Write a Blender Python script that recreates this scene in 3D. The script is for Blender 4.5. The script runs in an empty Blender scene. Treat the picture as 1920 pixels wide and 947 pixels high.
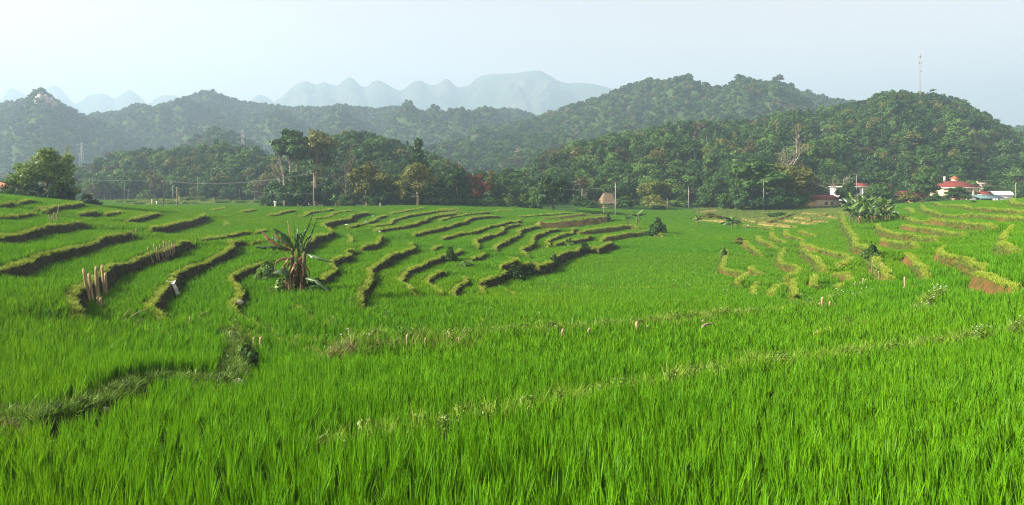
import bpy, math, random
import numpy as np
from mathutils import Vector, Matrix

R = math.radians
SC = bpy.context.scene
COL = SC.collection

# ------------------------------------------------------------------ camera
F = 1251.0            # focal length in photograph pixels (1920 wide)
HOR = 335.0           # row of the true horizon in the photograph
cam_d = bpy.data.cameras.new("camera")
cam_d.sensor_width = 36.0
cam_d.lens = 36.0 * F / 1920.0
cam_d.shift_y = -(473.5 - HOR) / 1920.0
cam_d.clip_start = 0.1
cam_d.clip_end = 20000.0
cam = bpy.data.objects.new("camera", cam_d)
cam.location = (0, 0, 0)
cam.rotation_euler = (R(90), 0, 0)
COL.objects.link(cam)
SC.camera = cam

# ------------------------------------------------------------------ world, sun, exposure
SUN_EL, SUN_AZ = 30.0, -104.0          # azimuth from the view axis, negative = left
W = bpy.data.worlds.new("World")
SC.world = W
W.use_nodes = True
wn = W.node_tree
for n in list(wn.nodes):
    wn.nodes.remove(n)
sky = wn.nodes.new("ShaderNodeTexSky")
sky.sky_type = 'NISHITA'
sky.sun_disc = False
sky.sun_elevation = R(SUN_EL)
sky.sun_rotation = R(SUN_AZ)
sky.altitude = 200
sky.air_density = 1.0
sky.dust_density = 1.6
sky.ozone_density = 1.0
bg = wn.nodes.new("ShaderNodeBackground")
bg.inputs['Strength'].default_value = 0.072
wo = wn.nodes.new("ShaderNodeOutputWorld")
hs = wn.nodes.new("ShaderNodeHueSaturation")
hs.inputs['Saturation'].default_value = 0.12
wn.links.new(sky.outputs[0], hs.inputs['Color'])
tn = wn.nodes.new("ShaderNodeMix"); tn.data_type = 'RGBA'; tn.blend_type = 'MULTIPLY'
tn.inputs['Factor'].default_value = 1.0; tn.inputs['B'].default_value = (1.13, .945, .85, 1)
wn.links.new(hs.outputs[0], tn.inputs['A'])
wn.links.new(tn.outputs['Result'], bg.inputs[0])
wn.links.new(bg.outputs[0], wo.inputs[0])

sl = bpy.data.lights.new("sun", 'SUN')
sl.energy = 5.0
sl.angle = R(0.6)
sl.color = (1.0, 0.92, 0.78)
sun = bpy.data.objects.new("sun", sl)
sv = Vector((math.sin(R(SUN_AZ)) * math.cos(R(SUN_EL)), math.cos(R(SUN_AZ)) * math.cos(R(SUN_EL)), math.sin(R(SUN_EL))))
sun.rotation_euler = (-sv).to_track_quat('-Z', 'Y').to_euler()
sun.location = sv * 300
COL.objects.link(sun)

SC.view_settings.view_transform = 'Standard'
SC.view_settings.look = 'None'
SC.view_settings.gamma = 1.0
SC.view_settings.use_curve_mapping = False
SC.view_settings.exposure = 1.68
SC.render.engine = 'CYCLES'
SC.cycles.use_denoising = True
SC.cycles.denoising_prefilter = 'NONE'
SC.cycles.filter_width = 1.1
SC.cycles.max_bounces = 6
SC.cycles.diffuse_bounces = 2
SC.cycles.glossy_bounces = 1
SC.cycles.transmission_bounces = 2
SC.cycles.transparent_max_bounces = 8
SC.cycles.volume_bounces = 1
SC.cycles.caustics_reflective = False
SC.cycles.caustics_refractive = False
SC.cycles.sample_clamp_indirect = 4.0

HAZE_DENSITY = 0.00055

# ------------------------------------------------------------------ small helpers
def new_mesh(name, verts, faces, mat=None, smooth=False):
    """verts (N,3); faces: (M,k) array or list of arrays of different k."""
    me = bpy.data.meshes.new(name)
    verts = np.asarray(verts, dtype=np.float32)
    fl = faces if isinstance(faces, list) else [faces]
    fl = [np.asarray(f, dtype=np.int32) for f in fl if len(f)]
    me.vertices.add(len(verts))
    me.vertices.foreach_set("co", verts.ravel())
    loops = np.concatenate([f.ravel() for f in fl])
    tot = np.concatenate([np.full(len(f), f.shape[1], dtype=np.int32) for f in fl])
    start = np.concatenate([[0], np.cumsum(tot)[:-1]]).astype(np.int32)
    me.loops.add(len(loops))
    me.loops.foreach_set("vertex_index", loops)
    me.polygons.add(len(tot))
    me.polygons.foreach_set("loop_start", start)
    me.polygons.foreach_set("loop_total", tot)
    if smooth:
        me.polygons.foreach_set("use_smooth", np.ones(len(tot), dtype=bool))
    me.update(calc_edges=True)
    if mat:
        me.materials.append(mat)
    return me

class MB:
    """collects shapes for ONE mesh"""
    def __init__(s):
        s.v = []; s.q = []; s.t = []; s.n = 0
    def add(s, v, q=None, t=None):
        v = np.asarray(v, dtype=float)
        s.v.append(v)
        if q is not None and len(q): s.q.append(np.asarray(q, dtype=int) + s.n)
        if t is not None and len(t): s.t.append(np.asarray(t, dtype=int) + s.n)
        s.n += len(v)
    def box(s, c, size, rz=0.0, taper=1.0, tilt=None):
        sx, sy, sz = [a / 2 for a in size]
        v = np.array([[-sx, -sy, -sz], [sx, -sy, -sz], [sx, sy, -sz], [-sx, sy, -sz],
                      [-sx * taper, -sy * taper, sz], [sx * taper, -sy * taper, sz], [sx * taper, sy * taper, sz], [-sx * taper, sy * taper, sz]])
        m = Matrix.Rotation(rz, 3, 'Z')
        if tilt: m = m @ Matrix.Rotation(tilt[1], 3, tilt[0])
        v = v @ np.array(m).T + np.array(c)
        s.add(v, [[0, 3, 2, 1], [4, 5, 6, 7], [0, 1, 5, 4], [1, 2, 6, 5], [2, 3, 7, 6], [3, 0, 4, 7]])
    def tube(s, pts, rad, k=7, cap=True):
        pts = np.asarray(pts, dtype=float); n = len(pts)
        rad = np.broadcast_to(np.asarray(rad, dtype=float), (n,))
        tan = np.gradient(pts, axis=0)
        tan /= np.linalg.norm(tan, axis=1)[:, None] + 1e-9
        ref = np.where(np.abs(tan[:, 2:3]) > .9, np.array([[1., 0, 0]]), np.array([[0, 0, 1.]]))
        a = np.cross(tan, ref); a /= np.linalg.norm(a, axis=1)[:, None] + 1e-9
        b = np.cross(tan, a)
        ang = np.arange(k) / k * 2 * np.pi
        v = pts[:, None, :] + rad[:, None, None] * (np.cos(ang)[None, :, None] * a[:, None, :] + np.sin(ang)[None, :, None] * b[:, None, :])
        v = v.reshape(-1, 3)
        i = np.arange(n - 1)[:, None] * k; j = np.arange(k)[None, :]; j2 = (j + 1) % k
        q = np.stack([i + j, i + j2, i + k + j2, i + k + j], -1).reshape(-1, 4)
        t = []
        if cap:
            v = np.vstack([v, pts[0], pts[-1]])
            for jj in range(k):
                t.append([n * k, (jj + 1) % k, jj]); t.append([n * k + 1, (n - 1) * k + jj, (n - 1) * k + (jj + 1) % k])
        s.add(v, q, t)
    def sphere(s, c, r, nu=10, nv=6, rough=0.0, rng=None):
        r = np.broadcast_to(np.asarray(r, dtype=float), (3,))
        th = np.linspace(0, np.pi, nv + 1)[1:-1]; ph = np.arange(nu) / nu * 2 * np.pi
        v = np.stack([np.outer(np.sin(th), np.cos(ph)), np.outer(np.sin(th), np.sin(ph)), np.outer(np.cos(th), np.ones(nu))], -1).reshape(-1, 3)
        v = np.vstack([v, [0, 0, 1], [0, 0, -1]])
        if rough: v = v * (1 + rough * (rng.random((len(v), 1)) - .5))
        q = []; t = []
        for i in range(nv - 2):
            for j in range(nu):
                q.append([i * nu + j, (i + 1) * nu + j, (i + 1) * nu + (j + 1) % nu, i * nu + (j + 1) % nu])
        m = (nv - 1) * nu
        for j in range(nu):
            t.append([m, j, (j + 1) % nu]); t.append([m + 1, (nv - 2) * nu + (j + 1) % nu, (nv - 2) * nu + j])
        s.add(v * r + np.array(c), q, t)
    def mesh(s, name, mat, smooth=False):
        f = []
        if s.q: f.append(np.concatenate(s.q))
        if s.t: f.append(np.concatenate(s.t))
        return new_mesh(name, np.concatenate(s.v), f, mat, smooth)
    def obj(s, name, mat, parent=None, smooth=False):
        return link(name, s.mesh(name, mat, smooth), parent)

def link(name, me, parent=None, loc=None):
    o = bpy.data.objects.new(name, me)
    COL.objects.link(o)
    if parent: o.parent = parent
    if loc is not None: o.location = loc
    return o

def tag(o, label=None, cat=None, group=None, kind=None):
    if label: o['label'] = label
    if cat: o['category'] = cat
    if group: o['group'] = group
    if kind: o['kind'] = kind
    return o

def thing(name, label, cat, loc=(0, 0, 0), rz=0.0, group=None, scale=1.0):
    o = bpy.data.objects.new(name, None)
    o.empty_display_size = 0.3
    COL.objects.link(o)
    o.location = loc; o.rotation_euler = (0, 0, rz); o.scale = (scale,) * 3 if np.isscalar(scale) else scale
    return tag(o, label, cat, group)

def dup(o, parent=None):
    c = o.copy(); COL.objects.link(c)
    if parent: c.parent = parent
    for ch in list(o.children): dup(ch, c)
    return c

# ------------------------------------------------------------------ materials
def mat_new(name):
    m = bpy.data.materials.new(name); m.use_nodes = True
    nt = m.node_tree
    for n in list(nt.nodes): nt.nodes.remove(n)
    out = nt.nodes.new("ShaderNodeOutputMaterial")
    return m, nt, out

def mat_basic(name, c1, c2=None, scale=4.0, rough=0.8, bump=0.0, bscale=None, detail=5.0, stretch=None, spec=0.2, metallic=0.0):
    """principled with a two-colour noise and an optional bump, in object coordinates"""
    m, nt, out = mat_new(name)
    p = nt.nodes.new("ShaderNodeBsdfPrincipled")
    p.inputs['Roughness'].default_value = rough
    p.inputs['Metallic'].default_value = metallic
    p.inputs['Specular IOR Level'].default_value = spec
    nt.links.new(p.outputs[0], out.inputs[0])
    tc = nt.nodes.new("ShaderNodeTexCoord"); vec = tc.outputs['Object']
    if stretch:
        mp = nt.nodes.new("ShaderNodeMapping"); mp.inputs['Scale'].default_value = stretch
        nt.links.new(vec, mp.inputs[0]); vec = mp.outputs[0]
    no = nt.nodes.new("ShaderNodeTexNoise"); no.inputs['Scale'].default_value = scale; no.inputs['Detail'].default_value = detail
    no.inputs['Roughness'].default_value = 0.65
    nt.links.new(vec, no.inputs['Vector'])
    rp = nt.nodes.new("ShaderNodeValToRGB")
    rp.color_ramp.elements[0].position = .35; rp.color_ramp.elements[1].position = .65
    rp.color_ramp.elements[0].color = (*c1, 1); rp.color_ramp.elements[1].color = (*(c2 or c1), 1)
    nt.links.new(no.outputs[0], rp.inputs[0]); nt.links.new(rp.outputs[0], p.inputs['Base Color'])
    if bump:
        b = nt.nodes.new("ShaderNodeBump"); b.inputs['Strength'].default_value = bump
        b.inputs['Distance'].default_value = 0.05
        n2 = nt.nodes.new("ShaderNodeTexNoise"); n2.inputs['Scale'].default_value = bscale or scale * 3; n2.inputs['Detail'].default_value = 6
        nt.links.new(vec, n2.inputs['Vector']); nt.links.new(n2.outputs[0], b.inputs['Height']); nt.links.new(b.outputs[0], p.inputs['Normal'])
    return m

def mat_leaf(name, c1, c2, transl=0.35, field=None, fscale=0.05, rnd=1.0, tcol=None, gloss=0.02):
    """leaf: diffuse + translucent; colour differs leaf island by leaf island, plant by plant and over the ground"""
    m, nt, out = mat_new(name)
    L = nt.links
    geo = nt.nodes.new("ShaderNodeNewGeometry"); oi = nt.nodes.new("ShaderNodeObjectInfo")
    add = nt.nodes.new("ShaderNodeMath"); add.operation = 'MULTIPLY_ADD'
    L.new(geo.outputs['Random Per Island'], add.inputs[0]); add.inputs[1].default_value = 0.55 * rnd
    m2 = nt.nodes.new("ShaderNodeMath"); m2.operation = 'MULTIPLY'; m2.inputs[1].default_value = 0.45
    L.new(oi.outputs['Random'], m2.inputs[0]); L.new(m2.outputs[0], add.inputs[2])
    mx = nt.nodes.new("ShaderNodeMix"); mx.data_type = 'RGBA'
    L.new(add.outputs[0], mx.inputs['Factor'])
    mx.inputs['A'].default_value = (*c1, 1); mx.inputs['B'].default_value = (*c2, 1)
    col = mx.outputs['Result']
    if field:
        no = nt.nodes.new("ShaderNodeTexNoise"); no.inputs['Scale'].default_value = fscale; no.inputs['Detail'].default_value = 2
        L.new(geo.outputs['Position'], no.inputs['Vector'])
        rp = nt.nodes.new("ShaderNodeMapRange"); rp.inputs['From Min'].default_value = .4; rp.inputs['From Max'].default_value = .62
        L.new(no.outputs[0], rp.inputs['Value'])
        f2 = nt.nodes.new("ShaderNodeMix"); f2.data_type = 'RGBA'; f2.blend_type = 'MULTIPLY'; 
        L.new(rp.outputs[0], f2.inputs['Factor']); L.new(col, f2.inputs['A']); f2.inputs['B'].default_value = (*field, 1)
        col = f2.outputs['Result']
    d = nt.nodes.new("ShaderNodeBsdfDiffuse"); t = nt.nodes.new("ShaderNodeBsdfTranslucent")
    L.new(col, d.inputs[0])
    if tcol:
        tm = nt.nodes.new("ShaderNodeMix"); tm.data_type = 'RGBA'; tm.blend_type = 'MULTIPLY'; tm.inputs['Factor'].default_value = 1
        L.new(col, tm.inputs['A']); tm.inputs['B'].default_value = (*tcol, 1); L.new(tm.outputs['Result'], t.inputs[0])
    else:
        L.new(col, t.inputs[0])
    ms = nt.nodes.new("ShaderNodeMixShader"); ms.inputs[0].default_value = transl
    L.new(d.outputs[0], ms.inputs[1]); L.new(t.outputs[0], ms.inputs[2])
    g = nt.nodes.new("ShaderNodeBsdfGlossy"); g.inputs['Roughness'].default_value = .45; g.inputs['Color'].default_value = (.8, .85, .8, 1)
    m3 = nt.nodes.new("ShaderNodeMixShader"); m3.inputs[0].default_value = gloss
    L.new(ms.outputs[0], m3.inputs[1]); L.new(g.outputs[0], m3.inputs[2])
    L.new(m3.outputs[0], out.inputs[0])
    return m

def scatter(name, pts, rot, scl, idx, sources, label=None, cat=None):
    """ONE stuff object: geometry-node copies of the source plants at the given points"""
    pts = np.asarray(pts, dtype=np.float32)
    me = bpy.data.meshes.new(name)
    me.vertices.add(len(pts)); me.vertices.foreach_set("co", pts.ravel())
    a = me.attributes.new("rot", 'FLOAT_VECTOR', 'POINT'); a.data.foreach_set("vector", np.asarray(rot, dtype=np.float32).ravel())
    a = me.attributes.new("scl", 'FLOAT_VECTOR', 'POINT'); 
    scl = np.asarray(scl, dtype=np.float32)
    if scl.ndim == 1: scl = np.repeat(scl[:, None], 3, 1)
    a.data.foreach_set("vector", np.ascontiguousarray(scl).ravel())
    a = me.attributes.new("idx", 'INT', 'POINT'); a.data.foreach_set("value", np.asarray(idx, dtype=np.int32))
    o = link(name, me)
    tag(o, label, cat, kind='stuff')
    src = bpy.data.collections.new(name + "_source")
    for i, s in enumerate(sources):
        so = bpy.data.objects.new("%s_source_%02d" % (name, i), s); src.objects.link(so)
    ng = bpy.data.node_groups.new(name + "_nodes", 'GeometryNodeTree')
    ng.interface.new_socket("Geometry", in_out='INPUT', socket_type='NodeSocketGeometry')
    ng.interface.new_socket("Geometry", in_out='OUTPUT', socket_type='NodeSocketGeometry')
    N = ng.nodes; L = ng.links
    gi = N.new('NodeGroupInput'); go = N.new('NodeGroupOutput')
    ip = N.new('GeometryNodeInstanceOnPoints'); ci = N.new('GeometryNodeCollectionInfo')
    ci.inputs['Collection'].default_value = src
    ci.inputs['Separate Children'].default_value = True
    ci.inputs['Reset Children'].default_value = True
    ip.inputs['Pick Instance'].default_value = True
    def attr(nm, ty):
        n = N.new('GeometryNodeInputNamedAttribute'); n.data_type = ty; n.inputs[0].default_value = nm
        return n.outputs[0]
    L.new(gi.outputs[0], ip.inputs['Points']); L.new(ci.outputs[0], ip.inputs['Instance'])
    L.new(attr('idx', 'INT'), ip.inputs['Instance Index'])
    L.new(attr('rot', 'FLOAT_VECTOR'), ip.inputs['Rotation'])
    L.new(attr('scl', 'FLOAT_VECTOR'), ip.inputs['Scale'])
    L.new(ip.outputs[0], go.inputs[0])
    md = o.modifiers.new("scatter", 'NODES'); md.node_group = ng
    return o

# value noise in numpy
def vnoise(x, y, seed=0):
    xi = np.floor(x).astype(np.int64); yi = np.floor(y).astype(np.int64)
    xf = x - xi; yf = y - yi
    xf = xf * xf * (3 - 2 * xf); yf = yf * yf * (3 - 2 * yf)
    def h(a, b):
        n = (a * 374761393 + b * 668265263 + seed * 1274126177) & 0x7fffffff
        n = ((n ^ (n >> 13)) * 1274126177) & 0x7fffffff
        n = n ^ (n >> 16)
        return (n & 0xffff) / 65535.0
    return (h(xi, yi) * (1 - xf) + h(xi + 1, yi) * xf) * (1 - yf) + (h(xi, yi + 1) * (1 - xf) + h(xi + 1, yi + 1) * xf) * yf
def fbm(x, y, seed=0, o=4):
    r = 0; a = 1; t = 0
    for k in range(o):
        r = r + a * (vnoise(x, y, seed + k * 7) - .5); t += a; a *= .5; x = x * 2.03; y = y * 2.03
    return r / t * 2
# ------------------------------------------------------------------ the lie of the land
# surveyed points of the valley: (column, row, distance)
CTRL = [(-400,947,7),(-400,700,15),(-400,510,26),(-400,430,36),(-400,370,55),(-400,350,75),
 (0,947,7.2),(0,800,10.3),(0,700,14.8),(0,600,20),(0,510,28),(0,455,36),(0,400,50),(0,365,63),
 (130,600,22),(130,500,33),(130,440,46),(130,400,60),(130,378,72),
 (250,800,10.3),(250,700,15),(250,570,27),(250,500,36.5),(250,435,52),(250,400,75),(250,384,98),
 (400,650,20),(400,550,31),(400,470,45),(400,420,70),(400,396,95),(400,386,114),
 (550,947,7.2),(550,720,14.4),(550,600,25),(550,550,31.5),(550,450,56),(550,400,94),(550,390,114),
 (780,650,19.6),(780,600,26),(780,540,38),(780,480,55),(780,430,82),(780,400,110),(780,387,130),
 (960,947,7.2),(960,780,11.2),(960,640,20.3),(960,600,27),(960,560,37),(960,542,44),(960,480,64),(960,440,84),(960,410,110),(960,392,136),
 (1050,500,63),(1050,470,76),(1050,440,88),(1050,415,112),(1050,398,138),
 (1160,520,56),(1160,472,78),(1160,440,100),(1160,418,122),(1160,402,150),
 (1280,947,7.2),(1280,720,14.2),(1280,620,22.5),(1280,560,37.5),(1280,520,55),(1280,470,78),(1280,430,110),(1280,405,150),
 (1370,560,38),(1370,500,62),(1370,450,88),(1370,415,130),
 (1500,640,19.5),(1500,560,35),(1500,500,55),(1500,450,83),(1500,420,113),(1500,394,165),
 (1650,947,7.2),(1650,720,13.8),(1650,600,24),(1650,520,40),(1650,470,55),(1650,430,80),(1650,405,106),(1650,387,155),
 (1800,600,22),(1800,540,30),(1800,490,40),(1800,440,60),(1800,410,80),(1800,386,118),(1800,374,150),
 (1920,947,7.2),(1920,700,13.5),(1920,600,20),(1920,480,34),(1920,430,50),(1920,395,75),(1920,370,108),
 (2320,947,7),(2320,600,19),(2320,450,38),(2320,390,65),(2320,360,100)]
_c = np.array(CTRL, dtype=float)
_cu = _c[:, 0]; _cd = _c[:, 2]; _cz = -(_c[:, 1] - HOR) / F * _cd - 0.33
# beyond the crests: the valley floor again
_ext = []
for u in range(-400, 2400, 160):
    for d, z in ((215, -7.2), (290, -7.2)):
        _ext.append((u, d, z))
for u, d, z in ((-400, 120, -4.5), (-100, 110, -5.2), (100, 120, -6.3), (300, 150, -6.7), (500, 150, -6.6), (700, 160, -6.4), (850, 165, -6.5), (1000, 165, -7.0), (1900, 155, -5.5), (2320, 160, -5)):
    _ext.append((u, d, z))
_ext = np.array(_ext)
_cu = np.concatenate([_cu, _ext[:, 0]]); _cd = np.concatenate([_cd, _ext[:, 1]]); _cz = np.concatenate([_cz, _ext[:, 2]])
def _key(u, d): return np.stack([np.asarray(u, float) / 420.0, np.log(np.asarray(d, float)) / 0.55], -1)
_kp = _key(_cu, _cd)
def _phi(r2): return 0.5 * r2 * np.log(np.maximum(r2, 1e-12))
_n = len(_kp)
_K = _phi(((_kp[:, None] - _kp[None]) ** 2).sum(-1)) + np.eye(_n) * 0.02
_P = np.hstack([np.ones((_n, 1)), _kp])
_A = np.block([[_K, _P], [_P.T, np.zeros((3, 3))]])
_sol = np.linalg.solve(_A, np.concatenate([_cz, np.zeros(3)]))
def base_ud(u, d):
    u = np.asarray(u, float); d = np.asarray(d, float)
    sh = np.broadcast(u, d).shape
    u = np.broadcast_to(u, sh).ravel(); d = np.broadcast_to(d, sh).ravel()
    out = np.empty(len(u))
    for i in range(0, len(u), 60000):
        k = _key(np.clip(u[i:i + 60000], -500, 2420), np.clip(d[i:i + 60000], 4.0, 290))
        r2 = ((k[:, None, 0] - _kp[None, :, 0]) ** 2 + (k[:, None, 1] - _kp[None, :, 1]) ** 2)
        z = _phi(r2) @ _sol[:_n] + _sol[_n] + k @ _sol[_n + 1:]
        out[i:i + 60000] = z
    w = np.clip((d - 235) / 50, 0, 1); w = w * w * (3 - 2 * w)
    return (out * (1 - w) + -7.2 * w).reshape(sh)

_LD = np.exp(np.linspace(math.log(4.5), math.log(289), 900))
def hit_base(px, py, off):
    """where the sight line through a surveyed point meets the smooth ground + off"""
    z = base_ud(np.full(len(_LD), float(px)), _LD) + off
    ray = -(py - HOR) / F * _LD
    below = ray < z
    k = int(np.argmax(below)) if below.any() else len(_LD) - 1
    if k == 0: return _LD[0]
    a = ray[k - 1] - z[k - 1]; b = z[k] - ray[k]
    return _LD[k - 1] + (_LD[k] - _LD[k - 1]) * a / (a + b + 1e-9)

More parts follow.
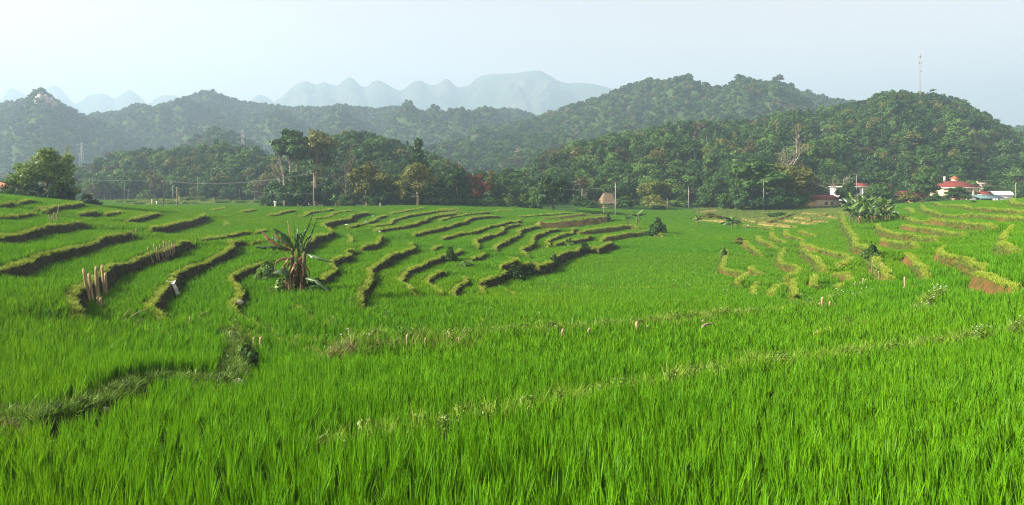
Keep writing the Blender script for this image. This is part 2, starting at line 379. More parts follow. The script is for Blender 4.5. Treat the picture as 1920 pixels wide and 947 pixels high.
# traced terrace edges: (frame, step height, kind, points). The lower field lies to the right of the direction of travel.
FR = {'P': (0, 0, 1.0), '5': (0, 340, 2.958), '7': (840, 360, 2.958), 'A': (560, 380, 4.303), 'B': (820, 380, 4.736), 'C': (1320, 380, 4.734), 'D': (1600, 360, 4.303), 'E': (0, 350, 4.985), 'F': (220, 360, 3.947)}
MOSS, EARTH, DRY, WEED, FLAT = 0, 1, 2, 3, 4
LINES = [
 ('E', .7, MOSS, [(-90,165),(0,155),(150,135),(345,118)]),
 ('E', .6, MOSS, [(-90,285),(0,275),(170,262),(345,225)]),
 ('E', .6, MOSS, [(300,195),(395,188),(405,212),(470,200),(560,180),(640,170),(720,158),(785,155)]),
 ('E', 1.1, MOSS, [(-160,470),(0,445),(100,430),(250,395),(420,355),(560,330),(700,310),(825,300)]),
 ('E', .75, MOSS, [(740,250),(790,238),(860,228),(915,222)]),
 ('E', .5, MOSS, [(960,255),(1040,245),(1150,232)]),
 ('F', .7, MOSS, [(70,210),(150,190),(250,165),(320,150)]),
 ('E', 1.1, MOSS, [(-160,785),(0,750),(100,730),(250,680),(420,620),(560,580),(700,535),(820,510),(930,480),(980,445),(1100,425),(1200,405),(1285,390)]),
 ('F', .95, MOSS, [(225,265),(330,250),(440,220),(560,200),(620,185),(650,155)]),
 ('5', 1.3, MOSS, [(520,715),(440,680),(395,620),(440,560),(560,490),(640,435),(720,420),(830,385),(960,355),(1000,325),(1085,305)]),
 ('F', 1.1, MOSS, [(400,880),(330,840),(262,790),(310,690),(400,620),(430,570),(490,545),(560,510),(700,460),(800,410),(862,375),(840,352),(900,340),(962,330)]),
 ('F', .7, MOSS, [(590,355),(700,330),(850,300),(950,285),(988,280)]),
 ('F', .4, MOSS, [(1000,300),(1060,290),(1110,270)]),
 ('F', .5, MOSS, [(970,370),(1040,360),(1100,355)]),
 ('F', .85, MOSS, [(950,860),(880,825),(868,770),(925,700),(880,640),(850,600),(890,565),(1000,525),(1080,490),(1180,470)]),
 ('F', .35, MOSS, [(785,240),(825,232),(795,205)]),
 ('F', .45, MOSS, [(905,150),(960,138),(1020,125)]),
 ('F', .5, MOSS, [(1095,175),(1180,160),(1240,145),(1330,130)]),
 ('F', .3, MOSS, [(680,135),(760,125),(805,115)]),
 ('A', .5, MOSS, [(0,110),(60,100),(80,80),(150,68),(250,58),(280,48)]),
 ('A', .4, MOSS, [(100,130),(200,120),(265,108),(280,95),(350,72),(440,60)]),
 ('A', .9, MOSS, [(-10,390),(30,345),(100,305),(150,270),(220,250),(270,235),(240,205),(195,180),(240,155),(330,140),(410,130),(440,100),(500,85),(570,70)]),
 ('A', .4, MOSS, [(355,315),(430,305),(420,265),(395,235)]),
 ('A', .55, MOSS, [(385,190),(450,178),(540,155),(600,140),(640,115),(720,95)]),
 ('A', .35, MOSS, [(730,90),(820,75),(900,60),(1020,42)]),
 ('A', .55, MOSS, [(560,185),(650,175),(750,160),(770,130),(880,105),(960,92),(1100,72),(1290,52)]),
 ('A', .65, MOSS, [(600,225),(700,205),(820,190),(940,165),(970,150),(1030,140),(1050,120),(1150,105),(1290,82)]),
 ('A', .75, MOSS, [(490,360),(560,340),(630,320),(665,265),(655,245)]),
 ('A', .95, MOSS, [(130,640),(200,600),(240,550),(300,520),(270,480),(310,440),(400,410),(420,380),(385,368),(460,350),(490,350)]),
 ('A', .95, MOSS, [(590,805),(515,775),(510,700),(560,640),(590,570),(580,515),(640,480),(720,430),(750,405),(800,395),(880,365),(935,345),(905,315),(935,295)]),
 ('B', .65, MOSS, [(-230,290),(-170,268),(-80,245),(0,230),(60,215),(140,195),(200,175),(240,172),(300,135),(420,120),(580,113)]),
 ('A', .8, MOSS, [(1000,735),(930,695),(890,650),(835,610),(860,560),(900,520),(980,490),(1050,450),(1120,435),(1170,415),(1250,400),(1290,388),(1325,360)]),
 ('A', .75, MOSS, [(1190,725),(1120,680),(1060,630),(1040,600),(1080,570),(1190,515)]),
 ('B', .6, MOSS, [(20,320),(95,300),(170,280),(240,265),(300,268),(380,240),(480,215),(560,205),(600,190),(640,180),(760,160)]),
 ('A', .35, MOSS, [(1075,375),(1120,350),(1150,340)]),
 ('B', .8, MOSS, [(200,800),(150,745),(200,700),(275,690),(250,660),(282,645)]),
 ('B', 1.1, MOSS, [(330,668),(430,658),(540,622),(590,600),(700,550),(720,500)]),
 ('B', .5, MOSS, [(620,520),(700,500)]),
 ('B', 1.0, MOSS, [(540,582),(640,560),(760,535),(840,515),(900,545),(1000,530),(1030,490),(1090,460),(1160,430),(1250,420),(1260,400),(1340,380),(1400,395),(1440,400),(1480,375),(1560,345),(1580,340)]),
 ('B', .7, MOSS, [(830,500),(775,450),(760,410),(820,380),(860,350),(850,315),(880,280),(940,270),(960,250),(1090,230)]),
 ('B', .7, MOSS, [(535,432),(512,405),(540,370),(610,345),(640,320),(720,290),(740,265),(725,242),(800,225),(880,205),(950,190)]),
 ('B', .7, MOSS, [(365,405),(350,370),(342,330),(400,310),(500,280),(580,260),(590,235),(585,212),(660,190),(765,178)]),
 ('B', .6, MOSS, [(310,520),(340,490),(400,455),(425,430)]),
 ('B', .45, MOSS, [(0,100),(90,85),(180,75),(280,72)]),
 ('B', .5, MOSS, [(30,150),(120,115),(250,100),(380,90),(490,82)]),
 ('B', .4, MOSS, [(0,70),(100,58),(195,50)]),
 ('B', .55, MOSS, [(440,780),(405,745),(392,715),(450,700)]),
 ('B', .65, MOSS, [(700,785),(650,760),(612,740),(660,715)]),
 ('B', .6, MOSS, [(995,385),(988,350),(1000,320),(1090,285),(1150,270),(1230,250),(1245,240)]),
 ('B', .7, MOSS, [(1010,350),(1100,340),(1200,330),(1300,315),(1385,295)]),
 ('B', .35, MOSS, [(480,72),(600,68),(680,65)]),
 ('B', .5, MOSS, [(700,122),(800,118),(900,108),(1000,105),(1190,92)]),
 ('B', .5, DRY, [(930,145),(1050,135),(1150,122),(1310,98)]),
 ('B', 1.15, DRY, [(870,180),(1000,175),(1200,160),(1400,135),(1530,120)]),
 ('7', 1.2, EARTH, [(720,212),(800,202),(900,190),(1010,180),(1040,195)]),
 ('7', 1.15, EARTH, [(855,252),(900,235),(1000,222),(1130,210),(1185,232)]),
 ('C', .8, EARTH, [(280,325),(340,330),(380,360),(420,390),(485,435)]),
 ('C', .6, EARTH, [(470,285),(480,330),(530,350),(580,370),(640,388)]),
 ('C', .6, EARTH, [(590,250),(590,295),(640,330),(725,352)]),
 ('C', .55, EARTH, [(720,235),(705,280),(760,300),(875,328)]),
 ('C', .45, EARTH, [(820,245),(900,270),(985,290)]),
 ('C', .95, EARTH, [(710,375),(665,440),(662,500),(700,515),(780,530),(825,555),(775,600),(710,650),(640,690),(560,770)]),
 ('C', 1.0, EARTH, [(860,335),(870,380),(920,440),(980,480),(1010,520),(1045,580)]),
 ('C', .7, EARTH, [(910,385),(960,405),(1100,430),(1200,440),(1235,435),(1282,470),(1240,510),(1165,565)]),
 ('D', 1.1, EARTH, [(-120,155),(-95,200),(-90,235),(-50,290),(-10,340),(0,375),(0,405),(60,430),(110,450),(150,490),(180,550),(240,620),(255,665)]),
 ('C', .7, EARTH, [(185,400),(172,500),(145,560),(200,580),(280,590),(358,600),(320,650),(265,695)]),
 ('C', .7, EARTH, [(432,535),(402,570),(440,600),(535,618)]),
 ('C', .5, EARTH, [(445,680),(420,730),(408,770)]),
 ('C', .8, EARTH, [(855,635),(790,680),(780,740),(790,795),(850,782)]),
 ('C', .7, EARTH, [(975,630),(945,700),(970,732),(1030,700)]),
 ('C', .8, EARTH, [(1145,580),(1160,602),(1250,605),(1262,650),(1190,705),(1150,755)]),
 ('D', 1.0, EARTH, [(190,255),(200,285),(300,320),(450,345),(560,365),(670,382)]),
 ('D', 1.0, EARTH, [(218,355),(240,375),(340,390),(420,405),(510,432)]),
 ('D', .95, EARTH, [(440,470),(420,490),(480,515),(520,560),(560,600),(572,645)]),
 ('D', .9, EARTH, [(370,260),(450,270),(550,280),(680,295),(780,320),(885,342)]),
 ('D', 1.15, EARTH, [(590,212),(680,215),(800,230),(900,240),(1000,250),(1060,260),(1125,278)]),
 ('D', .55, EARTH, [(360,190),(440,205),(470,225),(560,235),(610,238)]),
 ('D', 1.1, EARTH, [(735,415),(685,470),(700,490),(780,520),(860,515),(940,540),(1010,575),(1020,610)]),
 ('D', 1.0, EARTH, [(1000,610),(968,640),(1040,655),(1100,680),(1200,720),(1335,748)]),
 ('D', 1.0, EARTH, [(1280,260),(1220,320),(1200,380),(1178,430),(1220,470),(1315,492)]),
 ('D', .8, EARTH, [(545,100),(570,140),(640,155),(680,175),(800,187),(920,182),(1000,180),(1100,190),(1200,205),(1420,225)]),
 ('D', .65, EARTH, [(655,85),(690,110),(760,107),(850,110),(920,125),(1050,130),(1200,145),(1420,168)]),
 ('D', .45, EARTH, [(405,125),(450,130),(462,160)]),
 ('D', .7, EARTH, [(1270,55),(1280,85),(1380,95),(1480,100)]),
 ('C', .4, DRY, [(330,135),(450,160),(560,160),(690,130),(800,90)]),
 ('C', .55, DRY, [(470,175),(560,190),(700,200),(830,210)]),
 ('C', .5, DRY, [(700,145),(850,165),(1000,180)]),
 ('C', .55, DRY, [(790,115),(900,130),(1110,160)]),
 ('C', .5, DRY, [(860,80),(1000,90),(1130,105),(1250,125)]),
 ('C', .6, EARTH, [(320,190),(400,208),(520,215),(600,240)]),
 ('C', .7, DRY, [(-110,130),(0,145),(100,150),(210,165),(280,190)]),
 ('D', .5, WEED, [(730,822),(640,870),(550,940)]),
 # faint field edges sweeping round the bowl
 ('P', .34, FLAT, [(800,608),(740,600),(685,586),(640,568)]),
 ('P', .34, FLAT, [(1050,606),(960,606),(850,598),(760,584),(697,566)]),
 ('P', .34, FLAT, [(1100,592),(1010,594),(930,590),(870,580),(836,566)]),
 ('P', .34, FLAT, [(850,634),(720,636),(600,628),(500,610),(440,585)]),
 ('P', .34, FLAT, [(900,622),(780,622),(660,612),(580,590),(540,560)]),
 ('P', .34, FLAT, [(1560,545),(1480,570),(1400,585),(1300,596),(1180,600)]),
 ('P', .34, FLAT, [(1640,545),(1560,572),(1480,588),(1380,600)]),
 ('P', .3, FLAT, [(1380,550),(1320,566),(1240,576),(1150,578)]),
 ('P', .34, FLAT, [(1800,560),(1700,590),(1600,612),(1500,628)]),
 ('P', .3, FLAT, [(430,650),(350,640),(260,615),(170,590)]),
 ('P', .3, FLAT, [(640,652),(560,641),(430,612),(330,588)]),
 ('P', .25, FLAT, [(1290,536),(1180,540),(1080,538),(1000,540)]),
 # the near field and the banks below the viewpoint
 ('P', .6, WEED, [(1600,568),(1440,597),(1330,610),(1195,626),(1055,636),(860,651),(760,657),(690,656),(610,685),(590,690)]),
 ('P', .35, WEED, [(2050,612),(1920,632),(1700,664),(1500,692),(1330,716),(1200,742),(1080,768),(950,800),(830,826),(690,848),(540,862)]),
 ('P', .40, WEED, [(-80,790),(0,798),(90,806),(200,768),(265,728),(330,722),(420,735),(452,705),(452,655),(432,628)]),
]
# narrow field edges across the far flats on the left
for k, (r, a, b) in enumerate([(369,215,470),(371,225,500),(373,210,440),(375,215,330),(376.5,260,500),(378.5,240,380),(372.5,330,500),(370.2,380,500)]):
    LINES.append(('P', 1.2, MOSS, [(a, r + 1), (a + (b - a) * .3, r + .4), (a + (b - a) * .6, r + .2), (b, r - .8)]))

def catmull(p, step):
    p = np.asarray(p, float); out = []
    q = np.vstack([2 * p[0] - p[1], p, 2 * p[-1] - p[-2]])
    for i in range(1, len(q) - 2):
        n = max(2, int(np.linalg.norm(q[i + 1] - q[i]) / step))
        t = np.linspace(0, 1, n, endpoint=False)[:, None]
        a, b, c, d = q[i - 1], q[i], q[i + 1], q[i + 2]
        # centripetal-ish: damped tangents keep tight corners
        m1 = (c - a) * .36; m2 = (d - b) * .36
        out.append((2 * t**3 - 3 * t**2 + 1) * b + (t**3 - 2 * t**2 + t) * m1 + (-2 * t**3 + 3 * t**2) * c + (t**3 - t**2) * m2)
    out.append(q[-2][None])
    return np.vstack(out)

class Edge: pass
EDGES = []
for li, (fr, h, kind, pts) in enumerate(LINES):
    ox, oy, s = FR[fr]
    w = []
    pp = [(ox + x / s, oy + y / s) for x, y in pts]
    for px, py in pp:
        d = hit_base(px, py, h * 0.5 + 0.12 if kind != WEED else 0.1)
        w.append(((px - 960) / F * d, d))
    w = np.array(w)
    far = max(w[:, 1].mean() / 60, 1)
    c = catmull(w, 0.35 * far)
    # small wander of the hand-cut bank
    nrm = np.gradient(c, axis=0); nrm = np.stack([-nrm[:, 1], nrm[:, 0]], 1); nrm /= np.linalg.norm(nrm, axis=1)[:, None] + 1e-9
    c = c + nrm * (fbm(c[:, 0] * .7, c[:, 1] * .7, li) * 0.16)[:, None]
    e = Edge()
    h = h * (.62 if kind == MOSS and w[:, 1].mean() < 60 else .88 if kind == MOSS else .75 if kind == EARTH else 1.0)
    e.h, e.kind, e.p = h, kind, c
    seg = np.linalg.norm(np.diff(c, axis=0), axis=1)
    e.s = np.concatenate([[0], np.cumsum(seg)]); e.len = e.s[-1]
    t = np.gradient(c, axis=0); e.t = t / (np.linalg.norm(t, axis=1)[:, None] + 1e-9)
    e.L = 3.0 * h + 0.6
    end = min(1.3, e.len * .12)
    e.w = np.clip(np.minimum(e.s, e.len - e.s) / end, 0, 1); e.w = e.w * e.w * (3 - 2 * e.w)
    e.bw = (.26 if kind == FLAT else .42 if kind == EARTH else .32) * min(1.8, max(1, w[:, 1].mean() / 60))      # width of the bund
    EDGES.append(e)

def sdist(e, X, Y):
    """signed distance (+ on the upper side) and weight along the edge"""
    P = e.p
    a = P[:-1]; b = P[1:]; ab = b - a; l2 = (ab ** 2).sum(1) + 1e-12
    best = np.full(len(X), 1e18); sg = np.zeros(len(X)); wt = np.zeros(len(X)); al = np.zeros(len(X))
    for i in range(len(a)):
        t = np.clip(((X - a[i, 0]) * ab[i, 0] + (Y - a[i, 1]) * ab[i, 1]) / l2[i], 0, 1)
        qx = X - (a[i, 0] + t * ab[i, 0]); qy = Y - (a[i, 1] + t * ab[i, 1])
        d2 = qx * qx + qy * qy
        m = d2 < best
        if not m.any(): continue
        best[m] = d2[m]; tm = t[m]
        tx = e.t[i, 0] * (1 - tm) + e.t[i + 1, 0] * tm; ty = e.t[i, 1] * (1 - tm) + e.t[i + 1, 1] * tm
        cr = tx * qy[m] - ty * qx[m]
        sg[m] = np.where(cr >= 0, 1, -1)
        wt[m] = e.w[i] * (1 - tm) + e.w[i + 1] * tm
        al[m] = e.s[i] + tm * (e.s[i + 1] - e.s[i])
    return np.sqrt(best) * sg, wt, al

DRYPOLY = [  # dry stubble strips (photo columns/rows)
 [(1419,416),(1440,415),(1495,424),(1490,427),(1430,422)],
 [(1470,411),(1530,418),(1528,422),(1475,415)],
 [(1310,396),(1345,392),(1345,396),(1315,399)],
 [(1395,411),(1440,406),(1470,407),(1440,409)],
]
SPARSE = [[(1300,391),(1420,387),(1500,387),(1590,392),(1595,408),(1500,420),(1420,424),(1380,420),(1300,402)],
          [(1045,408),(1140,398),(1142,404),(1050,416)]]
def in_poly(px, py, poly):
    r = np.zeros(px.shape, bool); n = len(poly)
    for i in range(n):
        x1, y1 = poly[i]; x2, y2 = poly[(i + 1) % n]
        c = ((y1 > py) != (y2 > py)) & (px < (x2 - x1) * (py - y1) / (y2 - y1 + 1e-9) + x1)
        r ^= c
    return r

def ground(X, Y, masks=False):
    X = np.asarray(X, float); Y = np.asarray(Y, float); sh = X.shape
    X = X.ravel(); Y = Y.ravel()
    z0 = base_ud(960 + F * X / np.maximum(Y, .5), Y)
    z = z0.copy()
    lip = np.zeros(len(X)); face = np.zeros(len(X)); earth = np.zeros(len(X)); free = np.zeros(len(X)); dry = np.zeros(len(X))
    for e in EDGES:
        mg = e.L * 3.2
        mn = e.p.min(0) - mg; mx = e.p.max(0) + mg
        k = np.nonzero((X > mn[0]) & (X < mx[0]) & (Y > mn[1]) & (Y < mx[1]))[0]
        if not len(k): continue
        # coarse rejection
        cp = e.p[::max(1, len(e.p) // 24)]
        near = np.zeros(len(k), bool)
        gap = mg + np.linalg.norm(np.diff(cp, axis=0), axis=1).max() if len(cp) > 1 else mg
        for c in cp: near |= (X[k] - c[0]) ** 2 + (Y[k] - c[1]) ** 2 < gap * gap
        k = k[near]
        if not len(k): continue
        s, wt, al = sdist(e, X[k], Y[k])
        h = e.h * wt * (0.85 + 0.3 * vnoise(al * .35, al * 0 + 3.1, 5))
        fw = 0.16 + 0.22 * e.h
        fade = np.clip(1 - np.abs(s) / mg, 0, 1); fade = fade * fade * (3 - 2 * fade)
        up = h * .5 * np.exp(-np.maximum(s, 0) / e.L) * fade
        dn = -h * .5 * np.exp(-np.maximum(-s - fw, 0) / e.L) * fade
        tt = np.clip((s + fw) / fw, 0, 1); tt = tt ** 0.8
        tt = np.where(s > 0, 1, tt)
        dz = dn + (up - dn) * tt
        dz = np.where(s > 0, up, np.where(s < -fw, dn, dn + (h * .5 - dn) * tt * 1.0))
        bw = e.bw
        bh = (0.14 if e.kind < WEED else 0.08) * wt * (0.6 + .8 * vnoise(al * 1.3, al * 0, 9))
        bump = bh * np.exp(-((s - bw * .45) / (bw * .45)) ** 2)
        z[k] += dz + bump
        wk = np.clip(wt * 2.2, 0, 1)
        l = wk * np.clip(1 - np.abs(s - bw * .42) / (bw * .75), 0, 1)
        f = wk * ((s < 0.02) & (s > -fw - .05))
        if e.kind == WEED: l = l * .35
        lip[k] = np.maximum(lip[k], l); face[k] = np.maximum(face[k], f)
        if e.kind in (EARTH, DRY): earth[k] = np.maximum(earth[k], f)
        if e.kind == DRY: dry[k] = np.maximum(dry[k], np.maximum(f, l))
        fr = (s < bw * 1.0) & (s > -fw - 0.04) & (wk > .45)
        if e.kind == FLAT: fr = (s < .24) & (s > -.14) & (wk > .4)
        if e.kind == WEED: fr = (s < .5) & (s > -.42) & (wk > .3)
        free[k] = np.maximum(free[k], fr)
    # soft local unevenness
    z += 0.05 * fbm(X * .8, Y * .8, 3, 3) * np.clip(lip + face + .25, 0, 1)
    if not masks: return z.reshape(sh)
    u = 960 + F * X / np.maximum(Y, .5); v = HOR - z * F / np.maximum(Y, .5)
    for p in DRYPOLY:
        m = in_poly(u, v, p) & (Y > 70)
        dry[m] = np.maximum(dry[m], .85)
    return [a.reshape(sh) for a in (z, lip, face, earth, free, dry)]

def ghit(px, py, off=0.0):
    """real ground point seen at a surveyed column/row (first hit), as (x, y, z)"""
    d = _LD; X = (px - 960) / F * d
    z = ground(X, d) + off
    ray = -(py - HOR) / F * d
    b = ray < z
    k = int(np.argmax(b)) if b.any() else len(d) - 1
    k = max(k, 1)
    aa = ray[k - 1] - z[k - 1]; bb = z[k] - ray[k]
    dd = d[k - 1] + (d[k] - d[k - 1]) * max(0, aa) / (max(aa, 0) + bb + 1e-9)
    x = (px - 960) / F * dd
    return float(x), float(dd), float(ground(np.array([x]), np.array([dd]))[0])
def gat(px, d):
    x = (px - 960) / F * d
    return float(x), float(d), float(ground(np.array([x]), np.array([float(d)]))[0])
# ------------------------------------------------------------------ ground sheet
rng = np.random.default_rng(11)
us = np.concatenate([np.linspace(-2600, -420, 24), np.linspace(-380, -32, 60), np.arange(-30, 1951, 2.1), np.linspace(1960, 2340, 60), np.linspace(2400, 4600, 24)])
ds = np.concatenate([np.linspace(2.2, 5.2, 10)[:-1], np.exp(np.arange(math.log(5.2), math.log(175), 0.0052)), np.exp(np.linspace(math.log(176), math.log(290), 60)), np.exp(np.linspace(math.log(300), math.log(5200), 40))])
U, D = np.meshgrid(us, ds)
X = (U - 960) / F * D
Z, lip, face, earth, free, dry = ground(X, D, True)
nr, nc = X.shape
vid = np.arange(nr * nc).reshape(nr, nc)
quads = np.stack([vid[:-1, :-1], vid[:-1, 1:], vid[1:, 1:], vid[1:, :-1]], -1).reshape(-1, 4)

def mat_ground():
    m, nt, out = mat_new("terraced_earth")
    L = nt.links; N = nt.nodes
    at = N.new("ShaderNodeAttribute"); at.attribute_name = "cover"
    sep = N.new("ShaderNodeSeparateColor"); L.new(at.outputs['Color'], sep.inputs[0])
    geo = N.new("ShaderNodeNewGeometry")
    def noise(sc, det=4, ro=.6):
        n = N.new("ShaderNodeTexNoise"); n.inputs['Scale'].default_value = sc; n.inputs['Detail'].default_value = det; n.inputs['Roughness'].default_value = ro
        L.new(geo.outputs['Position'], n.inputs['Vector']); return n.outputs[0]
    def ramp(f, stops):
        r = N.new("ShaderNodeValToRGB"); e = r.color_ramp.elements
        e[0].position, e[0].color = stops[0][0], (*stops[0][1], 1); e[1].position, e[1].color = stops[-1][0], (*stops[-1][1], 1)
        for p, c in stops[1:-1]:
            x = e.new(p); x.color = (*c, 1)
        L.new(f, r.inputs[0]); return r.outputs[0]
    def mix(f, a, b):
        x = N.new("ShaderNodeMix"); x.data_type = 'RGBA'
        L.new(f, x.inputs['Factor']); L.new(a, x.inputs['A']); L.new(b, x.inputs['B']); return x.outputs['Result']
    paddy = ramp(noise(1.2), [(.3, (.020, .052, .008)), (.55, (.035, .09, .012)), (.75, (.045, .055, .02))])
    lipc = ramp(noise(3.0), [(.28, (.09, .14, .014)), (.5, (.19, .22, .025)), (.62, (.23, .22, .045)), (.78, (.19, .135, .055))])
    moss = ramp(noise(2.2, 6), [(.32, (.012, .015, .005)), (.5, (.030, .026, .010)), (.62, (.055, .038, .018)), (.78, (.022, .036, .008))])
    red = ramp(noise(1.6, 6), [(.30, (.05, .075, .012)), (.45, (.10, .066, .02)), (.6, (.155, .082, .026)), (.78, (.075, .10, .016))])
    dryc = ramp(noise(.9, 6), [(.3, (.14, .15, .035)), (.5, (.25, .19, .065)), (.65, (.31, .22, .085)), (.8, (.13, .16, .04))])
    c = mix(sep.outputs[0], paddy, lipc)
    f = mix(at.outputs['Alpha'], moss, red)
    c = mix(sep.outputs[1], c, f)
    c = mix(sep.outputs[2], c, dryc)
    p = N.new("ShaderNodeBsdfPrincipled"); p.inputs['Roughness'].default_value = .95; p.inputs['Specular IOR Level'].default_value = .08
    L.new(c, p.inputs['Base Color'])
    b = N.new("ShaderNodeBump"); b.inputs['Strength'].default_value = .9; b.inputs['Distance'].default_value = .12
    L.new(noise(5.0, 6, .7), b.inputs['Height']); L.new(b.outputs[0], p.inputs['Normal'])
    L.new(p.outputs[0], out.inputs[0])
    return m
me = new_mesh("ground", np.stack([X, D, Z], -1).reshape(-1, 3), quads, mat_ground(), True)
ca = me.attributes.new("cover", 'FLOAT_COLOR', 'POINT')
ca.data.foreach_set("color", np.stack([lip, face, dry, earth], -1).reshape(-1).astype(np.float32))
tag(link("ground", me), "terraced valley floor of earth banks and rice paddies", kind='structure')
del U, D, X, Z, quads

# ------------------------------------------------------------------ rice
def blade_set(rng, n, height, spread, lean, width, segs=3, base=0.05, droop=.35):
    """n curved grass blades in one tuft"""
    V = []; Q = []
    for i in range(n):
        a = rng.random() * 2 * np.pi; r = base * math.sqrt(rng.random())
        x0, y0 = r * math.cos(a), r * math.sin(a)
        h = height * (0.62 + .45 * rng.random())
        la = a + rng.normal() * .6; ln = lean * (0.25 + rng.random()); 
        dx, dy = math.cos(la), math.sin(la)
        wa = rng.random() * np.pi; wx, wy = math.cos(wa), math.sin(wa)
        w0 = width * (.7 + .6 * rng.random())
        k0 = len(V)
        dr = droop * rng.random()
        for s in range(segs + 1):
            t = s / segs
            off = ln * h * (t ** 1.6) + dr * h * max(0, t - .55) * .8
            z = h * (t - .25 * dr * max(0, t - .55) ** 1.2 * 2)
            w = w0 * (1 - t) ** .55 * (.75 + .5 * min(t * 3, 1)) * .5 + .0006
            px, py = x0 + dx * off, y0 + dy * off
            V.append((px - wx * w, py - wy * w, z)); V.append((px + wx * w, py + wy * w, z))
        for s in range(segs):
            k = k0 + 2 * s
            Q.append((k, k + 1, k + 3, k + 2))
    return np.array(V), np.array(Q)

M_rice = mat_leaf("rice_leaf", (.036, .15, .003), (.122, .30, .006), .32, field=(1.25, 1.03, .75), fscale=.045, tcol=(1.35, 1.15, .5), gloss=.008)
M_bund = mat_leaf("bund_grass", (.15, .25, .016), (.35, .41, .045), .3)
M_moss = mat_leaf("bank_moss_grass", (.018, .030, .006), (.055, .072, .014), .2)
M_dryg = mat_leaf("half_dry_crop", (.10, .18, .02), (.22, .27, .05), .3)
M_weed = mat_leaf("weed_leaf", (.06, .13, .016), (.17, .25, .032), .3)

near_src, mid_src, far_src = [], [], []
for i in range(5):
    v, q = blade_set(rng, 38, .60, .1, .15, .0145, 4, .055, .18); near_src.append(new_mesh("rice_near_%d" % i, v, q, M_rice))
    v, q = blade_set(rng, 22, .54, .1, .17, .024, 3, .06, .2); mid_src.append(new_mesh("rice_mid_%d" % i, v, q, M_rice))
    v, q = blade_set(rng, 46, .42, .1, .3, .036, 2, .27); far_src.append(new_mesh("rice_far_%d" % i, v, q, M_rice))

def field_points(d0, d1, step, u0, u1, jit, rng, rows=0.0):
    x0, x1 = (u0 - 960) / F * d1, (u1 - 960) / F * d1
    # planted rows run slantwise across the view
    m = max(abs(x0), abs(x1)) + d1 + 8
    g = np.arange(-m, m, step); X, Y = np.meshgrid(g, g); X = X.ravel(); Y = Y.ravel()
    ca, sa = math.cos(.42), math.sin(.42)
    X, Y = X * ca - Y * sa, X * sa + Y * ca
    X = X + rng.normal(0, jit * step, len(X)); Y = Y + rng.normal(0, jit * step, len(Y))
    u = 960 + F * X / Y
    k = (X > (u0 - 960) / F * Y - 6) & (X < (u1 - 960) / F * Y + 6) & (Y >= d0) & (Y < d1)     # a few metres more on either side
    return X[k], Y[k]

TREE_ZONE = [(-400, 84, 230), ]   # no rice here is decided below by column
def crest_far(u):
    """distance where the rice ends, by column"""
    return np.interp(u, [-400, 0, 130, 160, 185, 210, 480, 500, 530, 800, 900, 1000, 1080, 1090, 1180, 1300, 1400, 1560, 1600, 1760, 1900, 2400],
                        [76, 74, 84, 120, 215, 215, 215, 150, 128, 142, 148, 148, 150, 168, 168, 172, 165, 165, 172, 165, 125, 115])

def rice_band(name, d0, d1, step, jit, src, hs, label):
    X, Y = field_points(d0, d1, step, -170, 2090, jit, rng)
    z, lp, fc, ea, fr, dr = ground(X, Y, True)
    u = 960 + F * X / Y
    row = HOR - z * F / Y
    k = (fr < .5) & (dr < .4) & (Y < crest_far(u))
    for p in SPARSE: k &= ~in_poly(u, row, p)
    X, Y, z = X[k], Y[k], z[k]
    n = len(X)
    grow = .84 + .32 * vnoise(X * .12 + 7, Y * .12, 21) + .1 * fbm(X * .6, Y * .6, 4, 2)
    rot = np.stack([rng.normal(0, .07, n) + .03, rng.normal(0, .07, n) + .05, rng.random(n) * 6.283], -1)
    s = hs * grow * (.88 + .24 * rng.random(n))
    wd = .9 + .25 * rng.random(n)
    scl = np.stack([wd, wd, s], -1)
    scatter(name, np.stack([X, Y, z - .02], -1), rot, scl, rng.integers(0, len(src), n), src, label, "rice")
    print(name, n)
rice_band("rice_crop", 4.2, 17, .255, .11, near_src, 1.0, "tall bright green rice plants filling the nearest paddy")
rice_band("rice_crop", 17, 46, .25, .14, mid_src, .92, "dense green rice on the terraces of the middle distance")
rice_band("rice_crop", 46, 216, .40, .25, far_src, .92, "green rice covering the far terraces and the flat basin")

